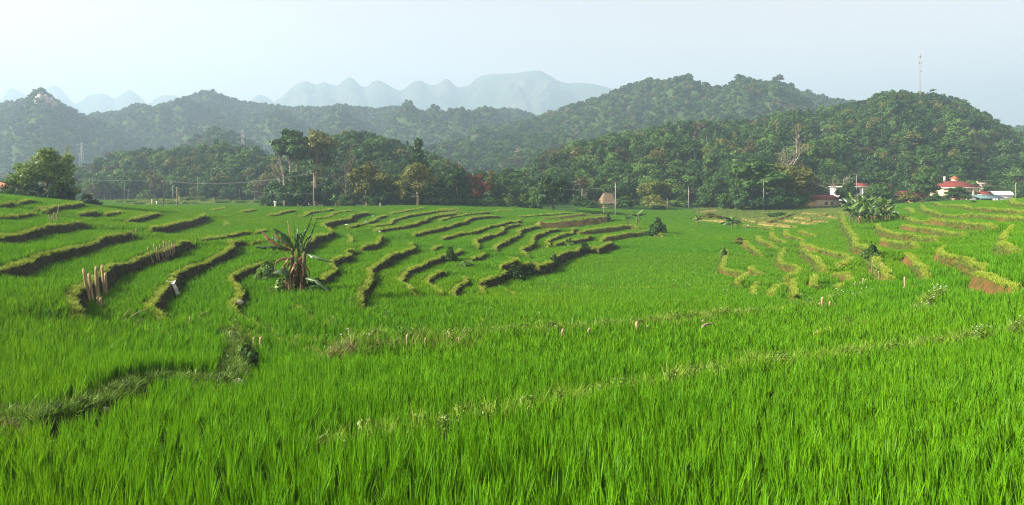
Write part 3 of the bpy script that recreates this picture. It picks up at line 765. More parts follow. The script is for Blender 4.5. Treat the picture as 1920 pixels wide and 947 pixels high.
# grass on the bunds and hanging over the banks
tuft_src = []
for i in range(4):
    v, q = blade_set(rng, 34, .125, .1, .8, .011, 2, .11, .7); tuft_src.append(new_mesh("bund_tuft_%d" % i, v, q, M_bund))
hang_src = []
for i in range(4):
    v, q = blade_set(rng, 20, .24, .1, 1.0, .014, 3, .12, 1.0); hang_src.append(new_mesh("bank_tuft_%d" % i, v, q, M_weed))
P = []; S = []; PH = []; SH = []; PW = []; SW = []
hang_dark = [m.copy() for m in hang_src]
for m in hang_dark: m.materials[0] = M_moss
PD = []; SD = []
for e in EDGES:
    dm = e.p[:, 1].mean()
    k = max(1.0, dm / 40)
    n = int(e.len * (26 if e.kind == EARTH else 18) / k)
    if n < 2: continue
    tpos = rng.random(n) * e.len
    x = np.interp(tpos, e.s, e.p[:, 0]); y = np.interp(tpos, e.s, e.p[:, 1])
    tx = np.interp(tpos, e.s, e.t[:, 0]); ty = np.interp(tpos, e.s, e.t[:, 1])
    w = np.interp(tpos, e.s, e.w)
    o = e.bw * (.02 + .85 * rng.random(n))
    if e.kind == WEED: w = w * 0
    keep = (w > .2) & (vnoise(tpos * .8, tpos * 0, 77) > .12)
    if e.kind == DRY: keep &= rng.random(n) < .35
    P.append(np.stack([x - ty * o, y + tx * o], -1)[keep]); S.append(((.75 + .6 * rng.random(n)) * (k ** .5))[keep])
    # on the face
    fw = .16 + .22 * e.h
    m = int(e.len * (26 if e.kind == EARTH else 9) * e.h / k)
    tpos = rng.random(m) * e.len
    x = np.interp(tpos, e.s, e.p[:, 0]); y = np.interp(tpos, e.s, e.p[:, 1])
    tx = np.interp(tpos, e.s, e.t[:, 0]); ty = np.interp(tpos, e.s, e.t[:, 1]); w = np.interp(tpos, e.s, e.w)
    o = -fw * rng.random(m) ** (1.15 if e.kind == EARTH else 1.1)
    keep = (w > .3) & (vnoise(tpos * .5, tpos * 0, 88) > (.25 if e.kind == EARTH else .4))
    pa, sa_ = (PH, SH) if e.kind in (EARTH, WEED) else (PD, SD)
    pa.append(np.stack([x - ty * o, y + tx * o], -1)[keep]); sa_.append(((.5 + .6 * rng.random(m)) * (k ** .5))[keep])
def put(name, P, S, src, label, lean=.25, cat="grass"):
    P = np.concatenate(P); S = np.concatenate(S); n = len(P)
    z = ground(P[:, 0], P[:, 1])
    rot = np.stack([rng.normal(0, lean, n), rng.normal(0, lean, n), rng.random(n) * 6.283], -1)
    scatter(name, np.column_stack([P, z - .015]), rot, S, rng.integers(0, len(src), n), src, label, cat)
    print(name, n)
put("bund_grass", P, S, tuft_src, "short yellow green grass along the raised edges of the terraces")
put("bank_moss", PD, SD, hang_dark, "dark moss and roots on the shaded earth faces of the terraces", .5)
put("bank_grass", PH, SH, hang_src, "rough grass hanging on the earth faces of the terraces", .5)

dry_src = [m.copy() for m in tuft_src]
for m in dry_src: m.materials[0] = M_dryg
# sparse pale crop on the half-dry plots
X, Y = field_points(100, 190, .7, 1030, 1610, .3, rng)
z = ground(X, Y); u = 960 + F * X / Y; row = HOR - z * F / Y
k = np.zeros(len(X), bool)
for p in SPARSE: k |= in_poly(u, row, p)
for p in DRYPOLY: k &= ~in_poly(u, row, p)
put("dry_grass", [np.stack([X[k], Y[k]], -1)], [1.8 + rng.random(k.sum())], dry_src, "sparse pale grass on the half dry plots", .2)
# ------------------------------------------------------------------ hills
def interp_prof(pts, u):
    p = np.array(pts, float); 
    return np.interp(u, p[:, 0], p[:, 1])
def smooth(a, k):
    if k < 2: return a
    ker = np.hanning(k + 2)[1:-1]; ker /= ker.sum()
    return np.convolve(np.pad(a, k // 2 + 1, 'edge'), ker, 'same')[k // 2 + 1:-(k // 2 + 1)]

class Hill: pass
def hill(name, prof, dridge, dfront, dback, zbase, drop, mat, seed, label, rough=.12, nu=160, nv=60, k=1.0, rk=5):
    """a real hill: traced ridge (column,row), its distance, its foot before and behind; drop = height of the wood standing on it"""
    h = Hill(); p = np.array(prof, float)
    u = np.linspace(p[0, 0], p[-1, 0], nu)
    row = smooth(np.interp(u, p[:, 0], p[:, 1]), rk)
    f = lambda a: np.interp(u, np.linspace(p[0, 0], p[-1, 0], len(a)), a) if isinstance(a, (list, tuple)) else np.full(nu, float(a))
    dr, df, db = f(dridge), f(dfront), f(dback)
    zr = -(row - HOR) / F * dr - drop
    zr = np.maximum(zr, zbase + .5)
    h.u, h.dr, h.df, h.db, h.zr, h.zb, h.seed, h.rough, h.k = u, dr, df, db, zr, zbase, seed, rough, k
    v = np.linspace(0, 2, nv * 2)
    Ug, Vg = np.meshgrid(u, v)
    X, Y, Z = hill_pt(h, Ug, Vg)
    vid = np.arange(X.size).reshape(X.shape)
    q = np.stack([vid[:-1, :-1], vid[:-1, 1:], vid[1:, 1:], vid[1:, :-1]], -1).reshape(-1, 4)
    me = new_mesh(name, np.stack([X, Y, Z], -1).reshape(-1, 3), q, mat, True)
    o = link(name, me); tag(o, label, kind='structure')
    return h
def hill_pt(h, u, v):
    """v 0 = front foot, 1 = ridge, 2 = rear foot"""
    sh = np.shape(u); u = np.ravel(u); v = np.ravel(v)
    dr = np.interp(u, h.u, h.dr); df = np.interp(u, h.u, h.df); db = np.interp(u, h.u, h.db); zr = np.interp(u, h.u, h.zr)
    d = np.where(v < 1, df + (dr - df) * v, dr + (db - dr) * (v - 1))
    t = np.where(v < 1, v, 2 - v)
    prof = t ** h.k * (1 - .25 * t) / .75
    prof = np.clip(prof, 0, 1)
    X = (u - 960) / F * d
    H = (zr - h.zb)
    sc = 1 / max(float((h.dr - h.df).mean()), 1)
    gul = fbm(u * .012 * 1.3 + h.seed, v * 1.8, h.seed, 5)
    gul2 = fbm(X * sc * 5 + 31, d * sc * 4, h.seed + 3, 4)
    Z = h.zb - .6 + H * prof + H * h.rough * (gul * 1.6 + gul2) * np.sin(np.pi * np.clip(t, 0, 1)) * 1.1
    return X.reshape(sh), d.reshape(sh), Z.reshape(sh)

def mat_hill(name, stops, scale, bare=None, bscale=.004, bth=.62, bump=0):
    m, nt, out = mat_new(name); N = nt.nodes; L = nt.links
    geo = N.new("ShaderNodeNewGeometry")
    no = N.new("ShaderNodeTexNoise"); no.inputs['Scale'].default_value = scale; no.inputs['Detail'].default_value = 8; no.inputs['Roughness'].default_value = .7
    L.new(geo.outputs['Position'], no.inputs['Vector'])
    r = N.new("ShaderNodeValToRGB"); e = r.color_ramp.elements
    e[0].position, e[0].color = stops[0][0], (*stops[0][1], 1); e[1].position, e[1].color = stops[-1][0], (*stops[-1][1], 1)
    for p, c in stops[1:-1]:
        x = e.new(p); x.color = (*c, 1)
    L.new(no.outputs[0], r.inputs[0]); col = r.outputs[0]
    if bare:
        n2 = N.new("ShaderNodeTexNoise"); n2.inputs['Scale'].default_value = bscale; n2.inputs['Detail'].default_value = 5
        L.new(geo.outputs['Position'], n2.inputs['Vector'])
        mr = N.new("ShaderNodeMapRange"); mr.inputs['From Min'].default_value = bth; mr.inputs['From Max'].default_value = bth + .05
        L.new(n2.outputs[0], mr.inputs['Value'])
        x = N.new("ShaderNodeMix"); x.data_type = 'RGBA'; L.new(mr.outputs[0], x.inputs['Factor']); L.new(col, x.inputs['A']); x.inputs['B'].default_value = (*bare, 1)
        col = x.outputs['Result']
    p = N.new("ShaderNodeBsdfDiffuse"); L.new(col, p.inputs[0])
    if bump:
        b = N.new("ShaderNodeBump"); b.inputs['Strength'].default_value = 1; b.inputs['Distance'].default_value = bump
        L.new(no.outputs[0], b.inputs['Height']); L.new(b.outputs[0], p.inputs['Normal'])
    L.new(p.outputs[0], out.inputs[0]); return m

M_wood = mat_hill("woodland_floor", [(.3, (.018, .03, .01)), (.6, (.035, .055, .018)), (.8, (.06, .06, .025))], .08)
M_slope = mat_hill("grassy_slope", [(.3, (.05, .08, .02)), (.55, (.10, .125, .035)), (.75, (.16, .13, .055))], .05)
M_far = mat_hill("far_slope", [(.3, (.02, .045, .016)), (.5, (.045, .075, .024)), (.7, (.075, .09, .03))], .03, bare=(.26, .17, .10), bscale=.006, bth=.66)
M_karst = mat_hill("karst_rock", [(.3, (.03, .05, .02)), (.5, (.06, .08, .035)), (.62, (.10, .10, .07)), (.74, (.34, .31, .27))], .008, bump=15)

H_right = hill("hill", [(930,392),(985,352),(1010,322),(1050,306),(1100,294),(1150,285),(1200,270),(1250,259),(1300,255),(1350,248),(1400,246),(1450,240),(1500,233),(1550,228),(1600,221),(1630,208),(1660,199),(1700,194),(1740,194),(1780,203),(1820,218),(1850,233),(1870,248),(1890,260),(1920,270),(2000,300),(2130,330),(2260,370)],
               [270, 290, 320, 350, 370, 380, 380, 390, 400], [215, 205, 200, 200, 215, 222, 225, 225, 230], [420, 450, 480, 520, 560, 560, 560, 560, 560], -7.6, 0, M_slope, 5, "wooded hill with a mast on its top, right of the valley", k=.85, nu=220)
H_low = hill("hill", [(-260,385),(60,385),(120,352),(160,335),(200,318),(250,312),(300,306),(340,300),(400,296),(430,300),(470,306),(500,312),(540,318),(620,330),(700,390)],
             [290, 290, 300, 300, 290, 280], [238, 236, 234, 226, 205, 195], 420, -7.6, 0, M_wood, 8, "low wooded ridge beyond the flat fields on the left", k=.9)
H_mid = hill("hill", [(500,392),(560,330),(600,300),(630,285),(660,280),(700,284),(740,295),(780,308),(815,326),(840,345),(870,365),(930,392)],
             [235, 240, 240, 235], [190, 185, 180, 180], 330, -7.6, 0, M_wood, 13, "small steep wooded hill behind the tree row in the middle", k=.8)
H_front = hill("hill", [(740,330),(800,285),(820,276),(860,271),(900,274),(950,264),(1000,259),(1040,259),(1100,268),(1200,300),(1300,340)],
               [520, 540, 560], [380, 380, 400], 800, -8, 0, M_far, 17, "hazy wooded hill with red earth cuts in the middle of the valley", k=.9)
H_dark = hill("hill", [(300,330),(340,280),(380,258),(400,246),(430,255),(470,275),(540,330)], 520, 420, 700, -8, 0, M_far, 19, "small dark wooded knoll in the haze left of the middle", k=.9)
H_m1 = hill("hill", [(-520,290),(-300,230),(-100,210),(0,202),(40,191),(65,188),(76,184),(84,183),(100,188),(112,196),(150,218),(200,238),(260,262),(340,300),(420,330)],
            [760, 780, 800, 820], [480, 500, 520, 560], 1150, -8, 0, M_far, 23, "hazy wooded hill with a pale rock crag on its summit, far left", k=.85, rough=.16)
H_m2 = hill("hill", [(60,300),(120,232),(200,220),(240,209),(280,210),(300,201),(340,188),(390,174),(420,184),(460,196),(500,199),(550,206),(600,206),(640,202),(700,209),(740,204),(800,214),(860,216),(920,211),(960,211),(1000,221),(1060,240),(1160,300)],
            [900, 950, 1000, 1000, 950], [620, 640, 620, 600, 600], 1400, -8, 0, M_far, 29, "long hazy wooded range running across the middle distance", k=.85, rough=.16, nu=220)
H_m3 = hill("hill", [(780,310),(880,256),(920,251),(1000,228),(1030,218),(1060,206),(1100,194),(1140,184),(1180,166),(1225,156),(1260,166),(1300,176),(1340,174),(1380,164),(1415,156),(1450,161),(1480,171),(1520,178),(1560,191),(1600,201),(1640,211),(1720,235),(1840,262),(1920,244),(1990,250),(2100,270),(2300,330)],
            [680, 700, 760, 800, 820, 820], [470, 460, 460, 480, 500, 500], 1200, -8, 0, M_far, 37, "hazy wooded hill with clearings behind the mast hill", k=.8, rough=.15, nu=240)

def karst(name, pts, d, seed, label):
    return hill(name, pts, d, d - 520, d + 600, -8, 0, M_karst, seed, label, rough=.10, nu=260, k=1.0, rk=3)
H_k1 = karst("mountains", [(-300,230),(-200,180),(-120,200),(-40,170),(0,190),(20,163),(40,172),(60,186),(70,183),(85,166),(100,158),(112,163),(125,178),(140,196),(155,188),(165,179),(190,174),(205,178),(213,187),(225,178),(245,167),(262,180),(278,196),(290,184),(305,178),(330,177),(345,192),(365,195),(385,172),(393,164),(402,172),(420,195),(465,192),(485,176),(498,180),(515,191),(540,215),(600,260)], 3250, 41, "pale blue karst peaks fading in the haze on the far left")
H_k2 = karst("mountains", [(430,230),(510,192),(527,182),(540,170),(556,156),(575,150),(592,158),(606,152),(622,158),(632,161),(645,149),(655,142),(665,149),(676,161),(688,163),(698,152),(708,149),(722,155),(738,165),(752,170),(766,160),(775,152),(790,150),(803,158),(820,158),(832,149),(840,146),(850,157),(858,163),(878,160),(890,148),(905,140),(920,137),(960,137),(995,132),(1012,131),(1030,140),(1045,150),(1065,156),(1080,154),(1115,157),(1145,165),(1175,182),(1240,215),(1320,260)], 3050, 47, "pale blue karst range with a broad flat topped peak, centre of the horizon")

# haze: one closed box of even air
HZ = bpy.data.meshes.new("haze")
hb = MB(); hb.box((0, 1960, 263), (7400, 4040, 546))
M_haze, nt, out = mat_new("haze_air")
pv = nt.nodes.new("ShaderNodeVolumePrincipled")
pv.inputs['Color'].default_value = (.50, .67, .845, 1)
pv.inputs['Density'].default_value = HAZE_DENSITY
pv.inputs['Anisotropy'].default_value = 0.18
nt.links.new(pv.outputs[0], out.inputs['Volume'])
tag(hb.obj("haze", M_haze), "blue morning haze lying in the valley", kind='stuff')
# ------------------------------------------------------------------ trees
trng = np.random.default_rng(5)
def unit(v): return v / (np.linalg.norm(v, axis=-1, keepdims=True) + 1e-9)
def leaf_quads(rng, pos, nrm, size, aspect=1.7):
    """one bent-diamond leaf spray at each point, facing about nrm"""
    n = len(pos)
    nrm = unit(nrm + rng.normal(0, .55, (n, 3)))
    t = unit(np.cross(nrm, rng.normal(0, 1, (n, 3))))
    b = np.cross(nrm, t)
    s = size * (.6 + .8 * rng.random((n, 1)))
    a = t * s * .5 * aspect; c = b * s * .5
    v = np.stack([pos - a, pos + c + nrm * s * .12, pos + a, pos - c + nrm * s * .12], 1).reshape(-1, 3)
    return v, np.arange(4 * n).reshape(n, 4)

def lobe_cloud(rng, lobes, dens, leaf, sub=9, inner=.25):
    """lobes: (x,y,z,rx,rz). Leaves sit in clumps over the lobes' surfaces."""
    P = []; Nn = []
    for (x, y, z, rx, rz) in lobes:
        c = np.array([x, y, z]); r3 = np.array([rx, rx, rz])
        k = max(5, int(sub))
        d = unit(rng.normal(0, 1, (k, 3)) + [0, 0, .25])
        cc = d * (.62 + .38 * rng.random((k, 1)))
        nl = max(4, int(dens * (rx * rx + 2 * rx * rz) / 3 / k))
        for j in range(k):
            g = unit(rng.normal(0, 1, (nl, 3))) * (rng.random((nl, 1)) ** .45) * (.42 + .2 * rng.random())
            p = cc[j] + g
            P.append(c + p * r3); Nn.append(unit(p * .6 + g + [0, 0, .15]))
        ni = int(nl * k * inner)
        g = unit(rng.normal(0, 1, (ni, 3))) * rng.random((ni, 1)) ** .5 * .75
        P.append(c + g * r3); Nn.append(unit(g + [0, 0, .2]))
    P = np.concatenate(P); Nn = np.concatenate(Nn)
    return leaf_quads(rng, P, Nn, leaf)

def make_tree(rng, kind, leaf=.34, dens=60):
    """crown (verts, quads) and trunk MB of a tree 10 m tall"""
    H = 10.0; tb = MB(); lobes = []
    def limb(a, b, r0, r1, bend=.12, n=5):
        a = np.array(a, float); b = np.array(b, float); t = np.linspace(0, 1, n)[:, None]
        L = np.linalg.norm(b - a)
        off = rng.normal(0, bend * L, 3) * [1, 1, .3]
        tb.tube(a + (b - a) * t + off * np.sin(t * np.pi) + np.array([0, 0, -.12 * L]) * np.sin(t * np.pi), np.linspace(r0, r1, n), 6, cap=False)
    if kind == 'broad':
        n = 9
        for i in range(n):
            a = i * 2.4 + rng.random(); rr = 1.3 + 1.2 * rng.random(); z = 3.6 + 5.0 * (i / n) + rng.normal(0, .5)
            rr *= 1.25 - .55 * max(0, (z - 5) / 5)
            r = 1.25 + .75 * rng.random()
            lobes.append((rr * math.cos(a), rr * math.sin(a), min(z, 8.6), r, r * .85))
        lobes.append((0, 0, 8.4, 1.5, 1.5)); hb = 2.4
    elif kind == 'round':
        for i in range(16):
            d = unit(rng.normal(0, 1, 3) + [0, 0, .3]); lobes.append((d[0] * 2.5, d[1] * 2.5, 5.4 + d[2] * 3.0, 1.5 + .4 * rng.random(), 1.5))
        lobes.append((0, 0, 5.4, 2.6, 3)); hb = 1.8
    elif kind == 'tall':
        n = 9
        for i in range(n):
            a = i * 2.4 + rng.random(); rr = .5 + 2.0 * rng.random(); z = 7.0 + 2.2 * rng.random() - .25 * rr
            lobes.append((rr * math.cos(a), rr * math.sin(a), z, .95 + .5 * rng.random(), .5 + .25 * rng.random()))
        lobes.append((0, 0, 9.2, 1.2, .7)); hb = 6.0
    elif kind == 'conic':
        for i in range(13):
            t = i / 12; a = i * 2.4; rr = (1 - t) * 1.7 * (.6 + .5 * rng.random()); z = 2.0 + 7.2 * t
            r = .55 + 1.0 * (1 - t); lobes.append((rr * math.cos(a), rr * math.sin(a), z, r, r * .62))
        lobes.append((0, 0, 9.4, .5, .7)); hb = 1.5
    elif kind == 'slim':
        for i in range(9):
            t = i / 8; a = i * 2.4; rr = .75 * math.sin(math.pi * min(1, .25 + t * .75)) * rng.random()
            lobes.append((rr * math.cos(a), rr * math.sin(a), 3 + 6 * t, .75 + .55 * math.sin(math.pi * (.2 + .7 * t)), 1.0))
        hb = 2.8
    elif kind == 'layered':
        for i in range(14):
            a = i * 2.4 + rng.random() * .7; t = rng.random(); rr = (2.6 - 1.4 * t) * (.4 + .6 * rng.random()); z = 4.0 + 5.2 * t
            lobes.append((rr * math.cos(a), rr * math.sin(a), z, 1.0 + .4 * rng.random(), .42 + .15 * rng.random()))
        lobes.append((0, 0, 9.4, 1.0, .5)); hb = 3.0
    elif kind == 'bush':
        for i in range(9):
            a = rng.random() * 6.28; rr = 3.6 * math.sqrt(rng.random()); z = 1.6 + (1 - rr / 4.2) * 5.6 * rng.random()
            lobes.append((rr * math.cos(a), rr * math.sin(a), z + .8, 1.7 + .9 * rng.random(), 1.7 + .8 * rng.random()))
        lobes.append((0, 0, 7.4, 1.9, 2.0)); hb = .3
    elif kind == 'bamboo':
        V = []; Q = []; n0 = 0
        for i in range(26):
            a = rng.random() * 6.28; b0 = rng.random() * .9; hh = 6.5 + 3.5 * rng.random(); out = (.6 + 2.6 * rng.random()) 
            p0 = np.array([b0 * math.cos(a), b0 * math.sin(a), 0])
            t = np.linspace(0, 1, 9)[:, None]
            c = p0 + np.hstack([np.cos(a) * out * t ** 2.2, np.sin(a) * out * t ** 2.2, hh * (t - .16 * t ** 4)])
            tb.tube(c, np.linspace(.06, .015, 9), 4, cap=False)
            m = int(dens * 1.6)
            tt = .28 + .72 * rng.random(m) ** .8
            pos = np.stack([np.interp(tt, t[:, 0], c[:, k]) for k in range(3)], -1) + rng.normal(0, .33, (m, 3)) * [1, 1, .7]
            v, q = leaf_quads(rng, pos, unit(rng.normal(0, 1, (m, 3)) + [0, 0, .4]), leaf, 2.8)
            V.append(v); Q.append(q + n0); n0 += len(v)
        return np.vstack(V), np.vstack(Q), tb
    elif kind == 'bare':
        def grow(p, d, L, r, lev):
            n = 5; q = [np.array(p, float)]; dd = np.array(d, float)
            for i in range(n):
                dd = unit(dd + rng.normal(0, .11, 3) + [0, 0, .05]); q.append(q[-1] + dd * L / n)
            tb.tube(np.array(q), np.linspace(r, r * .6, n + 1), 6 if lev < 2 else 4, cap=False)
            if lev >= 4: return
            for k in range(3 if lev < 3 else 4):
                t = .5 + .5 * rng.random() if k else 1.0
                b = q[min(n, int(t * n))]
                grow(b, unit(dd + rng.normal(0, .55 if lev else .42, 3) * [1, 1, .5]), L * (.58 + .2 * rng.random()), r * (.62 - .12 * (k > 0)), lev + 1)
        grow((0, 0, 0), (0, 0, 1), 3.6, .24, 0)
        v = np.concatenate(tb.v); s = 10 / v[:, 2].max()
        tb.v = [x * s for x in tb.v]
        tips = v[rng.integers(0, len(v), 500)] * s; tips = tips[tips[:, 2] > 5]
        vv, qq = leaf_quads(rng, tips + rng.normal(0, .15, tips.shape), rng.normal(0, 1, tips.shape), leaf * .45)
        return vv, qq, tb
    # trunk and limbs
    top = max(l[2] for l in lobes) - .6
    tr = {'tall': .24, 'broad': .26, 'round': .3, 'conic': .2, 'slim': .15, 'layered': .2, 'bush': .14}[kind]
    n = 8; t = np.linspace(0, 1, n)[:, None]
    wob = np.cumsum(rng.normal(0, .09, (n, 2)), 0); wob -= wob[0]
    path = np.hstack([wob, top * t])
    rad = tr * (1 - .78 * t[:, 0]); rad[0] *= 1.35
    tb.tube(path, rad, 8, cap=False)
    for l in lobes[:-1]:
        z = max(hb, l[2] - 1.2 - rng.random()); z = min(z, top * .95)
        k = np.interp(z, path[:, 2], np.arange(n))
        s = np.array([np.interp(z, path[:, 2], path[:, 0]), np.interp(z, path[:, 2], path[:, 1]), z])
        limb(s, (l[0], l[1], l[2] - .1), tr * .38, .03)
    v, q = lobe_cloud(rng, lobes, dens, leaf)
    return v, q, tb

LEAF = {
 'dark': mat_leaf("foliage_dark", (0.016, 0.045, 0.009), (0.040, 0.092, 0.019), .2),
 'mid': mat_leaf("foliage_mid", (0.028, 0.079, 0.010), (0.080, 0.162, 0.028), .25),
 'light': mat_leaf("foliage_light", (0.066, 0.146, 0.019), (0.150, 0.261, 0.048), .3),
 'olive': mat_leaf("foliage_olive", (0.072, 0.093, 0.013), (0.200, 0.203, 0.035), .25),
 'brown': mat_leaf("foliage_brown", (.075, .055, .018), (.13, .12, .035), .2),
 'leafy': mat_leaf("foliage_leafy", (.062, .13, .014), (.175, .255, .042), .35),
 'rust': mat_leaf("foliage_rust", (.10, .040, .014), (.25, .10, .04), .2),
 'bamboo': mat_leaf("foliage_bamboo", (0.121, 0.175, 0.022), (0.270, 0.288, 0.061), .35),
 'yellow': mat_leaf("foliage_yellow", (.13, .15, .02), (.26, .24, .05), .35),
 'grey': mat_leaf("foliage_grey", (.10, .09, .05), (.17, .15, .09), .2),
}
BARK = {
 'dark': mat_basic("bark_dark", (.05, .04, .028), (.10, .08, .055), 6, .9, .5),
 'pale': mat_basic("bark_pale", (.28, .23, .17), (.42, .36, .28), 3, .9, .4),
 'brown': mat_basic("bark_brown", (.14, .09, .055), (.24, .16, .10), 4, .9, .4),
 'culm': mat_basic("bamboo_culm", (.10, .14, .04), (.2, .2, .07), 4, .6),
}
_trees = {}
def tree_meshes(kind, lm, bk, var=0, leaf=.34, dens=60):
    key = (kind, var, leaf, dens)
    if key not in _trees:
        r = np.random.default_rng(hash((len(kind), ord(kind[0]), ord(kind[-1]), var, int(leaf * 100))) % 100000)
        v, q, tb = make_tree(r, kind, leaf, dens)
        _trees[key] = (v, q, tb, {})
    v, q, tb, cache = _trees[key]
    if ('c', lm) not in cache: cache[('c', lm)] = new_mesh("crown", v, q, LEAF[lm])
    if ('t', bk) not in cache: cache[('t', bk)] = tb.mesh("trunk", BARK[bk], True)
    return cache[('c', lm)], cache[('t', bk)]

def plant(name, label, cat, loc, height, width, kind, lm, bk='dark', var=0, leaf=.34, dens=60, group=None, rz=None, lean=0.0):
    """a tree thing with its trunk and crown; height and width in metres"""
    c, t = tree_meshes(kind, lm, bk, var, leaf, dens)
    nat = {'broad': 7.2, 'round': 8.0, 'tall': 6.0, 'conic': 5.6, 'slim': 3.4, 'layered': 6.6, 'bush': 10.5, 'bamboo': 7.5, 'bare': 7.0}[kind]
    sx = width / nat; sz = height / 10.0
    o = thing(name, label, cat, loc, trng.random() * 6.28 if rz is None else rz, group, (sx, sx, sz))
    if lean: o.rotation_euler[1] = lean
    tk = link("trunk" if kind not in ('bamboo', 'bush') else "stem", t, o); cr = link("crown" if kind != 'bush' else "foliage", c, o)
    return o

def top_h(row, d, z): return -(row - HOR) / F * d - z
def special(px, d, top, wpx, kind, lm, label, bk='dark', name='tree', cat='tree', var=0, leaf=.30, dens=95, group=None, lean=0.0):
    x, y, z = gat(px, d)
    dens = dens * (1.7 if kind not in ('bush', 'bamboo', 'bare') and dens < 200 else 1.25 if kind == 'bush' else 1)
    plant(name, label, cat, (x, y, z - .1), top_h(top, d, z) + .1, wpx / F * d, kind, lm, bk, var, leaf, dens, group, lean=lean)

# --- the trees one knows by sight
special(88, 80, 279, 88, 'broad', 'leafy', "tall leafy olive tree standing above the topmost terraces at the left edge", 'brown', var=1, leaf=.26, dens=150)
special(38, 83, 322, 62, 'broad', 'mid', "low dark tree just left of the tall olive tree", var=2, leaf=.26, dens=120)
special(126, 84, 268, 17, 'slim', 'yellow', "thin yellow sapling like a feather, right of the tall olive tree", 'culm', leaf=.2, dens=26)
special(112, 79, 334, 60, 'bush', 'dark', "dark thicket at the right foot of the tall olive tree", name='shrub', cat='shrub', leaf=.42, dens=75)
special(70, 79, 345, 60, 'bush', 'dark', "dark thicket under the trunk of the tall olive tree", name='shrub', cat='shrub', var=3, leaf=.42, dens=75)
special(164, 84, 363, 46, 'bush', 'dark', "small dark bush at the terrace edge before the far flat fields", name='shrub', cat='shrub', var=1, leaf=.42, dens=75)
special(8, 84, 345, 34, 'bush', 'dark', "dark bush at the very left edge above the top terrace", name='shrub', cat='shrub', var=2, leaf=.42, dens=75)
special(545, 162, 244, 84, 'tall', 'mid', "tallest flat crowned tree with a pale bare trunk, left of the middle", 'pale', var=0, leaf=.4, dens=150)
special(556, 162, 252, 60, 'tall', 'mid', "second tall flat crowned tree, just right of the tallest one", 'pale', var=1, leaf=.4, dens=120)
special(527, 161, 276, 52, 'bare', 'olive', "leafless pale tree with spreading limbs left of the tallest tree", 'pale', var=1)
special(592, 162, 243, 76, 'tall', 'olive', "tall thin crowned tree with a brown trunk behind the nearest white pole", 'brown', var=2, leaf=.34, dens=60)
special(606, 168, 250, 60, 'layered', 'mid', "tall green tree behind the thin crowned one by the white pole", 'brown', var=1, leaf=.4, dens=80)
special(649, 172, 264, 46, 'bare', 'brown', "dying brown tree with a bare straight trunk left of the bushy group", 'brown', var=3)
special(690, 143, 306, 82, 'broad', 'olive', "wide bushy dark olive tree at the crest, left of the single yellowish one", 'brown', var=3, dens=130)
special(712, 141, 342, 55, 'bush', 'dark', "dark thicket at the crest under the wide bushy tree", name='shrub', cat='shrub', var=1, leaf=.5, dens=70)
special(740, 148, 328, 62, 'broad', 'mid', "dark green tree between the wide bushy tree and the yellowish tree", var=4, dens=110)
special(782, 141, 306, 72, 'broad', 'olive', "yellowish olive tree with a visible forked trunk at the crest", 'pale', var=5, leaf=.26, dens=100)
special(783, 163, 262, 76, 'conic', 'dark', "tall dark layered evergreen rising behind the yellowish olive tree", 'pale', leaf=.4, dens=110)
special(815, 150, 335, 60, 'broad', 'dark', "dark tree right of the yellowish olive tree", var=6, dens=110)
special(858, 149, 314, 62, 'broad', 'dark', "tall dark tree left of the rust coloured tree", var=0, dens=130)
special(864, 151, 312, 30, 'slim', 'rust', "narrow brownish crown poking out of the dark tree left of the rust coloured tree", 'brown', dens=50)
special(897, 149, 320, 44, 'broad', 'rust', "rust coloured dead tree hung with dry creepers", 'brown', var=2, leaf=.3, dens=110, lean=.28)
special(922, 153, 318, 26, 'layered', 'olive', "small leaning olive crown at the right tip of the rust coloured tree", 'brown', var=2, dens=80)
special(955, 195, 315, 78, 'layered', 'mid', "hazy green tree between the rust coloured tree and the round tree", var=3, leaf=.4, dens=80)
special(1040, 150, 324, 70, 'round', 'dark', "dense dome shaped dark tree standing alone right of the tree row", var=0, leaf=.3, dens=340)
special(1012, 150, 350, 40, 'bush', 'mid', "light bush at the left foot of the dome shaped tree", name='shrub', cat='shrub', var=2, leaf=.5, dens=70)
for i, (px, d, top, w, lm, lab) in enumerate([
  (520, 152, 340, 46, 'dark', "dark bush at the far left end of the crest thicket"), (556, 150, 318, 90, 'dark', "big dark bush under the tallest tree"),
  (612, 151, 330, 60, 'dark', "dark bush just right of the nearest white pole"), (500, 160, 352, 30, 'mid', "small bush where the flat fields meet the crest thicket"),
  (650, 146, 362, 40, 'mid', "low green bush left of the wide bushy olive tree"), (830, 144, 357, 50, 'dark', "dark low bush under the dark trees of the row"),
  (872, 144, 358, 48, 'dark', "dark low bush at the foot of the rust coloured tree"), (915, 148, 356, 46, 'mid', "green low bush right of the rust coloured tree"),
  (950, 150, 362, 44, 'light', "pale green low bush midway between the rust tree and the dome shaped tree"), (985, 151, 360, 46, 'mid', "green low bush left of the dome shaped tree"),
  (765, 142, 360, 40, 'dark', "dark low bush left of the yellowish tree's trunk"), (800, 143, 362, 40, 'dark', "dark low bush right of the yellowish tree's trunk")]):
    special(px, d, top, w, 'bush', lm, lab, name='shrub', cat='shrub', var=i % 4, leaf=.5, dens=70, group='low bushes along the crest')
special(1226, 190, 333, 84, 'bamboo', 'bamboo', "tall feathery bamboo clump by the track in the middle of the valley", 'culm', name='bamboo_clump', cat='bamboo', var=0, leaf=.5, dens=60)
special(1224, 176, 364, 66, 'bush', 'bamboo', "rounded willowy bush in front of the tall bamboo clump", name='shrub', cat='shrub', var=0, leaf=.36, dens=110)
special(1418, 178, 302, 120, 'broad', 'mid', "big spreading tree of the dark grove left of the houses", var=1, leaf=.45, dens=110)
special(1478, 182, 304, 92, 'round', 'olive', "big rounded tree of the dark grove nearest the houses", var=1, leaf=.45, dens=80)
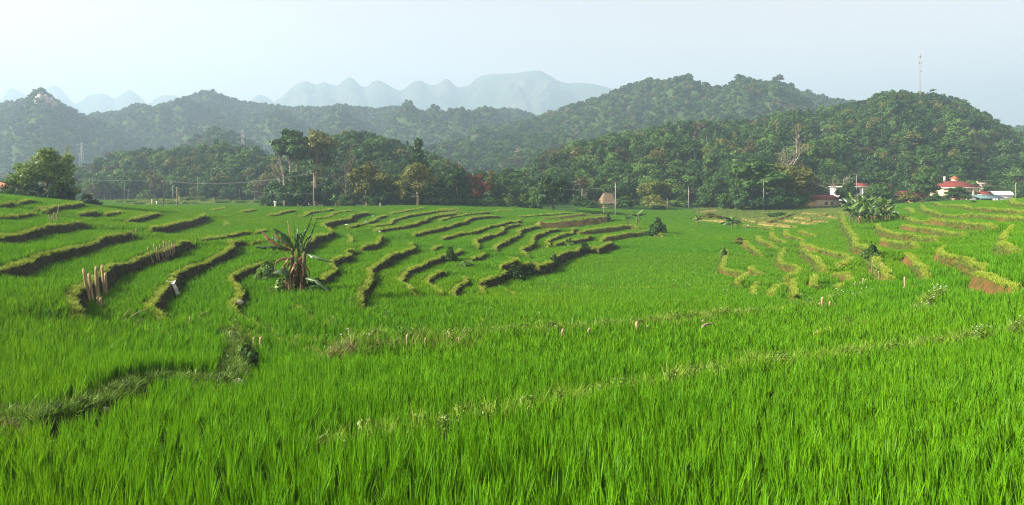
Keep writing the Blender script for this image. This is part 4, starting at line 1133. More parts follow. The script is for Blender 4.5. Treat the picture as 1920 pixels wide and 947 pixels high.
special(1385, 175, 336, 62, 'bush', 'mid', "leafy bush at the left end of the dark grove", name='shrub', cat='shrub', var=3, leaf=.5, dens=75)
special(1440, 174, 350, 90, 'bush', 'dark', "dark thicket in front of the big spreading tree of the grove", name='shrub', cat='shrub', var=0, leaf=.5, dens=75)
special(1482, 175, 352, 64, 'bush', 'mid', "leafy thicket at the house end of the grove", name='shrub', cat='shrub', var=1, leaf=.5, dens=75)
special(1478, 222, 233, 62, 'bare', 'grey', "huge leafless pale tree rising over the dark grove", 'pale', var=2, leaf=.5)
special(1572, 200, 330, 44, 'bare', 'grey', "small leafless pale tree behind the small yellow house", 'pale', var=5)
special(1590, 180, 343, 38, 'round', 'dark', "dark ball shaped tree right of the small yellow house", var=2, dens=120)
special(1646, 182, 343, 54, 'round', 'mid', "rounded tree behind the banana clump on the right terraces", var=3, dens=80)
special(1738, 188, 314, 54, 'broad', 'mid', "tall tree left of the big yellow house", var=4, dens=110)
special(1702, 180, 357, 56, 'bush', 'olive', "olive bush in front of the orange walled house", name='shrub', cat='shrub', var=2, leaf=.5, dens=70)
special(1756, 178, 361, 38, 'bush', 'mid', "small round green bush left of the big yellow house", name='shrub', cat='shrub', var=3, leaf=.5, dens=80)
special(1798, 176, 350, 44, 'broad', 'mid', "small tree standing before the pillars of the big yellow house", var=0, dens=110)
special(1640, 214, 322, 60, 'layered', 'mid', "layered tree behind the white walled house", var=0, dens=80)

# --- the woods: every tree on the three near hills and at their feet, the largest 250 as things of their own
cand = []   # (size, x, y, z, h, w, kind, lm, region)
def on_hill(h, X, Y):
    u = 960 + F * X / Y
    dr = np.interp(u, h.u, h.dr); df = np.interp(u, h.u, h.df); db = np.interp(u, h.u, h.db)
    v = np.where(Y < dr, (Y - df) / (dr - df), 1 + (Y - dr) / (db - dr))
    _, _, Z = hill_pt(h, u, v)
    return u, v, Z
def jgrid(x0, x1, y0, y1, st, rng):
    X, Y = np.meshgrid(np.arange(x0, x1, st), np.arange(y0, y1, st)); X = X.ravel(); Y = Y.ravel()
    return X + rng.uniform(-.42, .42, len(X)) * st, Y + rng.uniform(-.42, .42, len(Y)) * st
KINDS_ = ['broad', 'round', 'slim', 'layered', 'broad', 'tall', 'conic', 'bush']
def wood(h, st, hmin, hmax, mix, kmix, region, umax=2150, umin=-250, vmax=1.12, bare=None):
    x0 = (h.u[0] - 960) / F * h.db.max(); x1 = (h.u[-1] - 960) / F * h.db.max()
    X, Y = jgrid(min(x0, -5), max(x1, 5), h.df.min(), h.dr.max() * 1.15, st, trng)
    u, v, Z = on_hill(h, X, Y)
    k = (u > max(umin, h.u[0] + 5)) & (u < min(umax, h.u[-1] - 5)) & (v > 0.0) & (v < vmax)
    if bare is not None:
        row = HOR - Z * F / Y
        for poly, keep in bare:
            k &= ~(in_poly(u, row, poly) & (trng.random(len(u)) > keep))
    for x, y, z in zip(X[k], Y[k], Z[k]):
        hh = hmin + (hmax - hmin) * trng.random() * (.55 + .9 * vnoise(np.array([x * .05]), np.array([y * .05]), 3)[0])
        kd = KINDS_[trng.choice(len(KINDS_), p=kmix)]
        w = hh * {'broad': .85, 'round': .72, 'slim': .42, 'layered': .8, 'tall': .62, 'conic': .5, 'bush': 1.2}[kd] * (.85 + .35 * trng.random())
        if kd == 'bush': hh *= .6; w *= .6
        ptch = vnoise(np.array([x * .025 + 9]), np.array([y * .025]), 7)[0]
        p = np.array(mix, float); p[2] *= .4 + 1.6 * ptch; p[0] *= 1.6 - ptch; p /= p.sum()
        lm = ['dark', 'mid', 'light', 'olive', 'brown'][trng.choice(5, p=p)]
        cand.append((hh * w / (y * y), x, y, z, hh, w, kd, lm, region))
KM = [.22, .12, .20, .16, .08, .09, .09, .04]
wood(H_low, 4.0, 4.5, 8.5, (.20, .42, .24, .10, .04), KM, 'low')
wood(H_mid, 3.8, 5, 9, (.30, .44, .20, .04, .02), KM, 'mid')
grass_poly = [(1770, 258), (1800, 235), (1822, 232), (1845, 262), (1880, 300), (1878, 345), (1840, 345), (1825, 320), (1805, 300)]
soil_poly = [(1700, 322), (1740, 318), (1745, 345), (1690, 345)]
soil2 = [(1590, 332), (1630, 330), (1632, 346), (1590, 346)]
wood(H_right, 4.4, 5, 9, (.30, .42, .19, .07, .02), KM, 'right', bare=[(grass_poly, .4), (soil_poly, .2), (soil2, .1)])
# belt on the flat at the foot of the hills
def belt(u0, u1, d0, d1, st, hmin, hmax, mix, region):
    X, Y = jgrid((u0 - 960) / F * d1 - 3, (u1 - 960) / F * d1 + 3, d0, d1, st, trng)
    u = 960 + F * X / Y; k = (u > u0) & (u < u1)
    Z = ground(X[k], Y[k])
    for x, y, z in zip(X[k], Y[k], Z):
        hh = hmin + (hmax - hmin) * trng.random(); kd = KINDS_[trng.choice(len(KINDS_), p=[.26, .14, .12, .18, .1, .05, .03, .12])]
        w = hh * {'broad': .85, 'round': .72, 'slim': .42, 'layered': .85, 'tall': .62, 'conic': .5, 'bush': 1.1}[kd]
        if kd == 'bush': hh *= .5; w *= .6
        p = np.array(mix, float); p /= p.sum()
        cand.append((hh * w / (y * y), x, y, z, hh, w, kd, ['dark', 'mid', 'light', 'olive', 'brown'][trng.choice(5, p=p)], region))
belt(150, 505, 219, 240, 5.0, 5, 9, (.2, .4, .3, .07, .03), 'low')
belt(505, 720, 177, 200, 5.2, 6, 10, (.45, .4, .1, .05, 0), 'mid')
belt(720, 1010, 168, 205, 5.2, 5, 9, (.4, .42, .12, .06, 0), 'mid')
belt(990, 1360, 192, 226, 5.0, 4.5, 8.5, (.08, .40, .45, .05, .02), 'right')
belt(1360, 1522, 192, 225, 5.5, 6, 10, (.4, .4, .15, .05, 0), 'right')
belt(1560, 1960, 206, 228, 5.0, 4, 7, (.25, .45, .22, .05, .03), 'right')
cand.sort(key=lambda c: -c[0])
print("wood trees", len(cand))
NAMED = 235
KW = {'broad': 'spreading', 'round': 'dome crowned', 'slim': 'narrow', 'layered': 'tiered', 'tall': 'flat crowned', 'conic': 'tapering', 'bush': 'bushy'}
LW = {'dark': 'dark green', 'mid': 'green', 'light': 'pale green', 'olive': 'olive', 'brown': 'brownish'}
RW = {'low': 'in the wood on the low ridge at left', 'mid': 'in the wood around the small steep hill', 'right': 'in the wood below the mast hill'}
for (sz, x, y, z, h, w, kd, lm, rg) in cand[:NAMED]:
    plant('tree', "%s %s tree %s" % (KW[kd], LW[lm], RW[rg]), 'tree', (x, y, z - .2), h, w, kd, lm, 'dark' if trng.random() < .6 else 'pale', int(trng.integers(0, 4)), .36, 92,
          group="%s %s trees %s" % (KW[kd], LW[lm], RW[rg]))
# the rest of the woods: one mass
def forest_mass(name, items, label, leaf, dens, nvar=2):
    srcs = []; index = {}
    for kd in set(KINDS_):
        for lm in ('dark', 'mid', 'light', 'olive', 'brown'):
            for v in range(nvar):
                r = np.random.default_rng(len(srcs) * 7 + 3)
                vv, q, tb = make_tree(r, kd, leaf, dens)
                c = MB(); c.add(vv, q)
                me = new_mesh("wood", np.vstack([vv, np.concatenate(tb.v)]) , [q, np.concatenate(tb.q) + len(vv)])
                me.materials.append(LEAF[lm]); me.materials.append(BARK['pale' if v else 'dark'])
                mi = np.zeros(len(me.polygons), dtype=np.int32); mi[len(q):] = 1
                me.polygons.foreach_set("material_index", mi)
                index[(kd, lm, v)] = len(srcs); srcs.append(me)
    P = []; S = []; I = []; Rr = []
    nat = {'broad': 7.2, 'round': 8.0, 'tall': 6.0, 'conic': 5.6, 'slim': 3.4, 'layered': 6.6, 'bush': 10.5}
    for (sz, x, y, z, h, w, kd, lm, rg) in items:
        P.append((x, y, z - .2)); S.append((w / nat[kd], w / nat[kd], h / 10)); I.append(index[(kd, lm, int(trng.integers(0, nvar)))]); Rr.append((0, 0, trng.random() * 6.28))
    scatter(name, P, Rr, S, I, srcs, label, "forest")
forest_mass("forest", cand[NAMED:], "dense mixed evergreen wood covering the near hills", .42, 72)

# far hills: canopy masses
CUTS = [[(866, 253), (912, 253), (918, 262), (900, 268), (868, 264)], [(955, 274), (978, 278), (985, 292), (962, 294)]]
far_cand = []
def far_wood(h, st, hh, u0=-220, u1=2140, mix=(.4, .45, .1, .05, 0), thin=.0, seed=1):
    dmax = h.dr.max() * 1.05
    x0 = (max(h.u[0], u0) - 960) / F * dmax; x1 = (min(h.u[-1], u1) - 960) / F * dmax
    X, Y = jgrid(x0, x1, h.df.min(), dmax, st, trng)
    u, v, Z = on_hill(h, X, Y)
    n = vnoise(X * .012, Y * .012, seed)
    k = (u > max(u0, h.u[0] + 4)) & (u < min(u1, h.u[-1] - 4)) & (v > 0.02) & (v < 1.05) & (n > thin)
    row = HOR - Z * F / Y
    for p in CUTS: k &= ~in_poly(u, row, p)
    for x, y, z in zip(X[k], Y[k], Z[k]):
        s = hh * (.6 + .7 * trng.random())
        kd = ['broad', 'round', 'layered', 'tall', 'slim'][trng.choice(5, p=[.35, .3, .2, .1, .05])]
        lm = ['dark', 'mid', 'light', 'olive', 'brown'][trng.choice(5, p=mix)]
        far_cand.append((0, x, y, z, s, s * {'broad': 1.0, 'round': .9, 'layered': 1.0, 'tall': .7, 'slim': .5}[kd], kd, lm, ''))
far_wood(H_front, 5.2, 5.5, seed=2, thin=.16)
far_wood(H_dark, 5.2, 5.5, seed=3)
far_wood(H_m1, 6, 5.5, seed=4)
far_wood(H_m2, 6.5, 5.5, seed=5)
far_wood(H_m3, 6, 5.5, seed=6, mix=(.3, .42, .16, .1, .02), thin=.13)
print("far trees", len(far_cand))
forest_mass("far_forest", far_cand, "hazy forest covering the farther hills", 1.0, 14, 1)
# ------------------------------------------------------------------ things in the fields
orng = np.random.default_rng(77)
M_bamboo = mat_basic("weathered_bamboo", (.19, .135, .07), (.36, .275, .165), 3, .8, .3, stretch=(6, 6, .6))
M_cut = mat_basic("cut_wood", (.34, .25, .14), (.42, .33, .2), 9, .9)
M_wood_grey = mat_basic("grey_wood", (.20, .15, .10), (.36, .29, .2), 5, .9, .4)
M_concrete = mat_basic("pole_concrete", (.23, .22, .20), (.34, .33, .30), 4, .85, .2)
M_steel = mat_basic("galvanised_steel", (.28, .29, .30), (.38, .38, .38), 6, .5, metallic=.3)
M_black = mat_basic("black_cable", (.10, .10, .10), (.13, .13, .13), 6, .7)
M_porc = mat_basic("brown_porcelain", (.16, .07, .04), (.2, .09, .05), 8, .3, spec=.5)
M_white = mat_basic("white_paint", (.66, .65, .62), (.8, .79, .76), 1.2, .8, .1)
M_sheet = mat_basic("white_plastic", (.68, .70, .74), (.82, .83, .85), 5, .4, .5, spec=.4)
M_teal = mat_basic("teal_plastic", (.10, .42, .40), (.2, .55, .52), 6, .4, .4, spec=.4)
M_stone = mat_basic("pale_stone", (.26, .23, .18), (.46, .42, .35), 5, .9, .8)

def stake_mesh(r0, L, rng, bend=.03):
    b = MB(); n = 9; t = np.linspace(0, 1, n)
    pts = np.stack([bend * L * np.sin(t * 2.5 + rng.random() * 6) * t, bend * L * np.cos(t * 2 + rng.random() * 6) * t, -0.25 + (L + .25) * t], -1)
    rad = r0 * (1 - .18 * t) * (1 + .10 * (np.arange(n) % 2))
    b.tube(pts, rad, 8)
    # slanting cut at the head
    v = b.v[0]; top = v[:, 2] > pts[-1, 2] - 1e-4 - r0 * .2
    v[top, 2] += (v[top, 0] - pts[-1, 0]) * .9
    me = b.mesh("bamboo_stake", M_bamboo, True); me.materials.append(M_cut)
    k = len(me.polygons)
    mi = np.zeros(k, dtype=np.int32)
    ctr = np.zeros(k * 3); me.polygons.foreach_get("center", ctr); ctr = ctr.reshape(-1, 3)
    nrm = np.zeros(k * 3); me.polygons.foreach_get("normal", nrm); nrm = nrm.reshape(-1, 3)
    mi[(ctr[:, 2] > L * .9) & (np.abs(nrm[:, 2]) > .45)] = 1
    me.polygons.foreach_set("material_index", mi)
    return me
def stake(tx, ty, bx, by, wpx, label, group=None, name="bamboo_stake", d=None):
    if d is None: x, y, z = ghit(bx, by, .12)
    else: x, y, z = gat(bx, d)
    xt = (tx - 960) / F * y; zt = -(ty - HOR) / F * y
    L = max(.18, math.hypot(xt - x, zt - z))
    me = stake_mesh(max(.018, wpx / F * y / 2), L, orng)
    o = link(name, me, None, (x, y, z))
    o.rotation_euler = (orng.normal(0, .05), math.atan2(xt - x, zt - z), 0)
    tag(o, label, "bamboo stake", group)
    return o
def fr(f, x, y): ox, oy, s = FR[f]; return ox + x / s, oy + y / s
for i, (a, b, c, d) in enumerate([(160,502,172,570),(169,512,175,572),(175,500,183,566),(181,510,188,566),(188,498,196,556),(194,512,200,556)]):
    stake(a, b, c, d, 5.5, "tall weathered bamboo stake shoring up the end of the big earth bank, left", "tall stakes against the end of the bank")
for i, (a, b, c, d) in enumerate([(181,556,183,580),(188,558,190,585),(194,566,195,580)]):
    stake(a, b, c, d, 5, "short bamboo stump below the tall shoring stakes on the left", "short stumps below the tall stakes")
for i, (a, b, c, d) in enumerate([(823,365,845,430),(850,350,868,415),(868,365,880,415),(885,350,905,410),(905,330,920,405),(920,335,930,395),(937,330,945,390),(952,340,958,390),(966,350,968,382)]):
    stake(*fr('5', a, b), *fr('5', c, d), 2.6, "thin bamboo stake in the close row holding a terrace edge, left", "close row of thin stakes on the terrace edge")
for i, (a, b, c, d) in enumerate([(272,185,284,232),(297,172,300,230),(326,128,311,228),(290,195,292,228),(318,196,336,222)]):
    stake(*fr('5', a, b), *fr('5', c, d), 1.8, ["leaning split cane at the left of the small cane cluster", "upright cane in the middle of the small cane cluster", "longest cane of the small cluster, tilting right on the upper left terrace", "shortest cane of the small cluster", "low cane tilted far over at the right of the small cluster"][i], "small cluster of canes on the upper left terrace")
stake(246, 433, 249, 444, 2.2, "small peg stuck in the dark bank tip, left one of two", "two pegs in the bank tip"); stake(255, 428, 256, 439, 2.2, "small peg stuck in the dark bank tip, right one of two", "two pegs in the bank tip")
SING = [
 (355,594,355,617,3.2,"lone slim stake in the rice below the white plastic sheet"),
 (432,620,432,634,5,"short stake left of the dark shrub in the near left field"),
 (477,631,477,655,6,"thick short stake rising left of its twin behind the dark shrub"),
 (490,631,491,658,7,"thickest bark covered stake right of the dark shrub"),
 (762,627,763,657,5,"tallest stake on the straw covered dyke"),
 (797,633,796,657,3.6,"thin stake just right of the tallest stake on the straw covered dyke"),
 (861,632,861,652,4.2,"stake at the right end of the straw covered dyke"),
 (1054,617,1055,638,5,"split bamboo stake left of the middle of the near dyke"),
 (1059,619,1058,637,3,"thin split half leaning on the split bamboo stake of the near dyke"),
 (1105,616,1103,636,5.5,"stout stake on the near dyke beneath the flat basin"),
 (1122,623,1122,631,4,"stump barely showing right of the stout stake on the near dyke"),
 (1195,604,1195,629,6,"tallest stout stake on the near dyke right of the middle"),
 (1213,611,1213,627,5.5,"shorter companion right of the tallest stout stake on the near dyke"),
 (1317,601,1317,611,7,"low stump beside the fallen pole on the near dyke"),
 (1432,593,1434,600,6,"low stump on the dyke between the fallen pole and the stake trio"),
 (1541,558,1541,581,5,"tallest stake of the small trio on the right near terrace"),
 (1536,568,1537,581,4,"short stump left of the tallest stake of the small trio"),
 (1557,566,1555,582,3.5,"stub right of the tallest stake of the small trio"),
 (1565,570,1564,580,4,"outermost stub right of the small trio"),
 (1697,520,1697,546,4,"lone tall stake in the rice on the right slope"),
 (1693,538,1694,547,2.8,"stub at the foot of the lone tall stake on the right slope"),
 (1712,536,1712,544,3,"little stump right of the lone tall stake on the right slope"),
 (1618,522,1617,538,2.8,"upright left stake of the close pair beside the leaning stubs"),
 (1623,523,1622,538,2.4,"upright right stake of the close pair beside the leaning stubs"),
 (1636,489,1634,508,2.4,"stake stuck upright in the bushy bank on the right slope"),
 (1653,492,1646,503,2.4,"stake leaning right on the bushy bank of the right slope"),
 (1644,502,1641,514,2.4,"stake below the leaning one on the bushy bank"),
 (1648,509,1648,521,2.4,"lowest stake of the bushy bank on the right slope")]
for s in SING: stake(*s)
for a, b, c, d in [(1600,531,1596,540),(1604,528,1601,539),(1608,531,1606,539),(1613,529,1610,538)]:
    stake(a, b, c, d, 2.4, "leaning stub of the low row left of the close upright pair, right slope", "low row of leaning stubs")
def lying(x0, y0, x1, y1, r, label, name, cat, mat):
    a = np.array(ghit(x0, y0, .35)); d = a[1]
    p0 = np.array([(x0 - 960) / F * d, d, -(y0 - HOR) / F * d]); p1 = np.array([(x1 - 960) / F * d, d + .4, -(y1 - HOR) / F * (d + .4)])
    t = np.linspace(0, 1, 7)[:, None]
    b = MB(); b.tube((p1 - p0) * t + np.array([0, 0, .03]) * np.sin(t * 5), np.linspace(r, r * .7, 7), 7)
    o = b.obj(name, mat, None, True); o.location = p0; tag(o, label, cat)
lying(1316, 614, 1343, 604, .045, "thin fallen pole lying across the near dyke", "fallen_pole", "pole", M_wood_grey)
lying(245, 595, 269, 575, .022, "dry stick leaning out of the rice below the tall stakes", "dry_stick", "stick", M_bamboo)
lying(232, 594, 235, 577, .015, "thin upright dry twig left of the leaning stick", "dry_twig", "stick", M_bamboo)
lying(505, 388 + 150, 505, 536, .01, "short dry twig by the torn banana plant", "dry_twig", "stick", M_bamboo)

def rock(px, py, wpx, hpx, label, mat=M_stone, name="stone", cat="stone", off=.0, flat=1.0):
    x, y, z = ghit(px, py, off)
    w = wpx / F * y; h = hpx / F * y
    b = MB(); b.sphere((0, 0, h * .3), (w * .5, w * .38 * flat, h * .75), 14, 9, .35, orng)
    o = b.obj(name, mat, None, True); o.location = (x, y, z); o.rotation_euler[2] = orng.random() * .5
    tag(o, label, cat); return o
rock(443, 727, 38, 15, "smooth pale grey boulder at the field corner in the near left")
rock(198, 772, 16, 9, "small round stone in the weedy ditch, near left")
rock(447, 570, 18, 7, "flat whitish stone at the tip of the narrow curved bank")
rock(650, 424, 9, 5, "white bag lying at the left end of a thin field edge", M_sheet, "plastic_bag", "bag", .1)
rock(687, 417, 6, 3.5, "teal bag lying on a field edge, the lower of two", M_teal, "plastic_bag", "bag", .1)
rock(699, 408, 4.5, 5, "teal bag standing on a field edge, the upper of two", M_teal, "plastic_bag", "bag", .1)
rock(711, 435, 6, 4, "tiny white stone at the corner of a terrace edge", M_sheet, "stone", "stone", .1)
rock(1402, 427, 7, 5, "pale stone at the edge of the basin below the dry plots")
# torn plastic sheet running down the bank
def sheet():
    x, y, z = ghit(322, 527, .1)
    b = MB(); n = 12
    P0 = np.array([(320 - 960) / F * y, y - .02, -(526 - HOR) / F * y]); P1 = np.array([(341 - 960) / F * y, y - .45, -(556 - HOR) / F * (y - .45)])
    V = []; Q = []
    for i in range(n):
        t = i / (n - 1); c = P0 + (P1 - P0) * t + np.array([0, -.10, .08]) * math.sin(t * 3.1) - P0
        w = .12 + .10 * abs(math.sin(i * 1.9))
        for j in range(4):
            V.append(c + np.array([(j / 3 - .5) * 2 * w, orng.normal(0, .04), orng.normal(0, .035)]))
    for i in range(n - 1):
        for j in range(3):
            k = i * 4 + j; Q.append((k, k + 1, k + 5, k + 4))
    b.add(V, Q); o = b.obj("plastic_sheet", M_sheet); o.location = P0
    tag(o, "torn white plastic sheet hanging down a dark terrace bank", "plastic sheet")
sheet()

# ------------------------------------------------------------------ poles, wires, posts
def crossarm_pole(px, d, top, label, r=.11, arms=1, mat=None, name="utility_pole", wood=False):
    x, y, z = gat(px, d); H = top_h(top, d, z)
    o = thing(name, label, "utility pole", (x, y, z), 0)
    b = MB(); b.tube([(0, 0, -.3), (0, 0, H * .5), (0, 0, H)], [r, r * .85, r * .65], 8); b.obj("pole", mat or M_concrete, o, True)
    for k in range(arms):
        zz = H - .25 - k * .9
        b = MB(); b.box((0, -.08, zz), (1.1, .06, .07)); a = b.obj("crossarm", M_wood_grey, o)
        for xx in (-.55, 0, .55):
            b = MB(); b.tube([(xx, -.08, zz + .05), (xx, -.08, zz + .12), (xx, -.08, zz + .2)], [.05, .06, .03], 6); b.obj("insulator", M_porc, a)
    return (x, y, z + H)
T = {}
T['a'] = crossarm_pole(588, 124, 323, "tall white concrete pole with a guy wire, left of the bushy trees", .11)
T['b'] = crossarm_pole(1154, 136, 341, "tall concrete pole standing in the basin beside the thatched hut", .13)
T['c'] = crossarm_pole(1432, 171, 336, "thin pole before the dark grove left of the houses", .1)
T['d'] = crossarm_pole(307, 150, 338, "dark tarred pole in the field on the left", .1, mat=BARK['dark'])
T['e'] = crossarm_pole(332, 117, 350, "short dark pole nearest of the left field poles", .11, 0, M_wood_grey)
T['f'] = crossarm_pole(324, 208, 347, "white pole at the far edge of the flat fields, beside the dark one", .11, 0)
T['g'] = crossarm_pole(233, 213, 345, "white pole farthest left at the foot of the low ridge", .10, 0)
T['h'] = crossarm_pole(449, 214, 354, "short white pole at the right part of the far flat fields", .10, 0)
T['i'] = crossarm_pole(371, 217, 331, "tall pale pole half hidden by trees behind the flat fields", .10, 1)
T['j'] = crossarm_pole(1291, 180, 352, "pale pole at the track right of the bamboo clump", .12, 0)
T['k'] = crossarm_pole(1251, 172, 372, "short pole at the far end of the flat basin", .1, 0)
T['l'] = crossarm_pole(1606, 178, 326, "thin pole rising right of the ball shaped tree by the houses", .09)
T['m'] = crossarm_pole(1904, 185, 343, "pole at the far right edge beyond the white shed", .12, 0)
T['n'] = crossarm_pole(1388, 186, 362, "short white pole left of the dark grove", .1, 0)
def wire(pa, pb, sag, label, r=.028, offs=(0,), group=None):
    pa = np.array(pa, float); pb = np.array(pb, float)
    for oz in offs:
        t = np.linspace(0, 1, 17)[:, None]
        p = pa + (pb - pa) * t; p[:, 2] += -4 * sag * (t * (1 - t))[:, 0]
        b = MB(); b.tube(p - pa, r, 4)
        o = b.obj("power_line", M_black, None, True); o.location = pa + np.array([oz, -.08, -.05]); tag(o, label, "power line", group)
def P3(px, py, d): return ((px - 960) / F * d, d, -(py - HOR) / F * d)
wire(P3(-120, 316, 180), T['d'], 1.0, "wire running from the left edge to the dark tarred pole", offs=(-.55, .55), group="wires left of the dark tarred pole")
wire(T['d'], T['a'], 1.3, "wire strung between the dark tarred pole and the tall white pole", offs=(-.55, .55), group="wires between the two left poles")
wire(T['a'], P3(735, 343, 160), 1.0, "wire running from the tall white pole into the bushy trees", offs=(-.55, .55), group="wires right of the tall white pole")
a = T['a']; wire(P3(455, 355, 170), (a[0], a[1], a[2] - 3.9), .5, "low single wire meeting the tall white pole halfway up from the left", .022)
wire((a[0], a[1], a[2] - 3.9), P3(700, 366, 140), .3, "low single wire leaving the tall white pole for the trees on the right", .022)
gx, gy, gz = gat(562, 121); wire((a[0], a[1], a[2] - 3), (gx, gy, gz), 0, "slanting guy wire from the tall white pole to the field", .02)
b = T['b']; c = T['c']; wire((b[0], b[1], b[2] - 1.1), (c[0], c[1], c[2] - 2.2), .5, "long wire spanning the basin from the hut pole to the grove pole", .024)
wire(P3(985, 351, 155), (b[0], b[1], b[2] - 1.1), .4, "wire running from the dome shaped tree to the hut pole", .024)
wire((c[0], c[1], c[2] - 2.2), T['l'], .5, "wire running from the grove pole to the pole by the houses", .024)
def post(px, d, top, label, w=.16, cap=False, mat=None):
    x, y, z = ghit(px, d, .2); H = max(.35, -(top - HOR) / F * y - z)
    bb = MB(); bb.box((0, 0, H / 2 - .1), (w, w, H + .2), taper=.85)
    if cap: bb.box((0, 0, H + .03), (w * 2.6, w * 1.3, .16))
    o = bb.obj("concrete_post", mat or M_white); o.location = (x, y, z); tag(o, label, "post")
post(285, 382, 373, "slim white concrete post at the upper field edge, left of the dark pole")
post(294, 384, 378, "low white post beside the slim white one", .2, True)
post(516, 389, 378, "white concrete post with a flat cap at the crest, left of the tall white pole", .2, True)
post(533, 389, 376, "grey post between the capped white post and the tall white pole", .2, False, M_wood_grey)
post(713, 389, 380, "little grey post at the crest below the bushy tree", .22, False, M_concrete)
post(1612, 408, 402, "white peg on the field edge left of the banana clump", .22)

# lattice mast on the hill
def lattice(b, H, w0, w1, n, legs=3, r=.05):
    cs = []
    for k in range(legs):
        a = k * 2 * math.pi / legs + .4
        p = [(w0 * math.cos(a), w0 * math.sin(a), 0), (w1 * math.cos(a), w1 * math.sin(a), H)]
        b.tube(p, r, 5); cs.append(np.array(p))
    for i in range(n):
        t0, t1 = i / n, (i + 1) / n
        for k in range(legs):
            c0, c1 = cs[k], cs[(k + 1) % legs]
            p = c0[0] + (c0[1] - c0[0]) * t0; q = c1[0] + (c1[1] - c1[0]) * t1
            b.tube([p, q], r * .6, 4)
            p2 = c0[0] + (c0[1] - c0[0]) * t1
            b.tube([p2, q], r * .6, 4)
def mast():
    u = 1725; d = float(np.interp(u, H_right.u, H_right.dr)) - 4
    x = (u - 960) / F * d; _, v, Z = on_hill(H_right, np.array([x]), np.array([d])); z = float(Z[0])
    H = top_h(95, d, z)
    o = thing("radio_mast", "tall slender lattice mast with aerials on top of the wooded hill", "radio mast", (x, d, z))
    b = MB(); lattice(b, H - 1, .55, .32, 22, 3, .055); b.obj("lattice", mat_basic("mast_paint", (.36, .26, .25), (.44, .41, .40), .35, .6, stretch=(.01, .01, 1)), o)
    b = MB(); b.tube([(0, 0, H - 1), (0, 0, H)], .06, 5); b.obj("lightning_rod", M_steel, o)
    for k in range(3):
        a = k * 2.09 + .3
        b = MB(); b.box((math.cos(a) * .6, math.sin(a) * .6, H - 3.0), (.28, .18, 2.2), a); b.obj("panel_antenna", M_steel, o)
        b = MB(); b.box((math.cos(a + 1) * .6, math.sin(a + 1) * .6, H - 6.6), (.26, .16, 1.5), a + 1); b.obj("panel_antenna", M_steel, o)
    b = MB(); b.tube([(0, -.7, H * .62), (0, -.95, H * .62)], [.36, .4], 12); b.obj("dish", M_steel, o)
mast()
def pylon(px, d, top, label):
    x = (px - 960) / F * d; z = -7.5; H = top_h(top, d, z)
    o = thing("pylon", label, "pylon", (x, d, z), .3)
    b = MB(); lattice(b, H, 2.4, .5, 12, 4, .07); b.obj("lattice", M_steel, o)
    for k in range(3):
        zz = H - 1.5 - k * 3.2
        b = MB(); b.tube([(-3.4, 0, zz), (0, 0, zz + .5), (3.4, 0, zz)], .07, 5); b.tube([(-3.4, 0, zz), (0, 0, zz - .6), (3.4, 0, zz)], .06, 5); b.obj("crossarm", M_steel, o)
pylon(153, 455, 267, "faint lattice pylon in the haze above the left end of the low ridge")
pylon(455, 410, 243, "faint lattice pylon in the haze above the middle of the low ridge")

# ------------------------------------------------------------------ hut and houses
M_thatch = mat_basic("thatch", (.14, .10, .06), (.27, .205, .13), 5, .95, .8, stretch=(7, 7, 1.0))
M_red = mat_basic("red_roof", (.15, .032, .024), (.25, .055, .04), 3, .8, .4, stretch=(1, 1, 4))
M_rust = mat_basic("orange_tiles", (.34, .10, .045), (.44, .15, .07), 3, .8, .4)
M_cream = mat_basic("cream_plaster", (.62, .50, .30), (.74, .63, .42), .8, .9, .1)
M_yellow = mat_basic("yellow_plaster", (.66, .42, .12), (.74, .52, .2), .8, .9, .1)
M_pink = mat_basic("pink_plaster", (.52, .38, .31), (.60, .46, .38), .8, .9, .1)
M_tealroof = mat_basic("teal_sheet_roof", (.09, .19, .20), (.15, .26, .26), 1.5, .6, .2, stretch=(6, 1, 1))
M_glass = mat_basic("dark_window", (.02, .025, .03), (.04, .045, .05), 2, .25, spec=.6)
M_shut = mat_basic("brown_shutter", (.22, .06, .04), (.3, .09, .06), 4, .7)
M_grey_roof = mat_basic("grey_sheet_roof", (.22, .22, .23), (.36, .35, .34), 2, .7, .2)
M_brick = mat_basic("brown_boards", (.16, .09, .05), (.26, .16, .10), 4, .9, .3, stretch=(5, 5, 1))

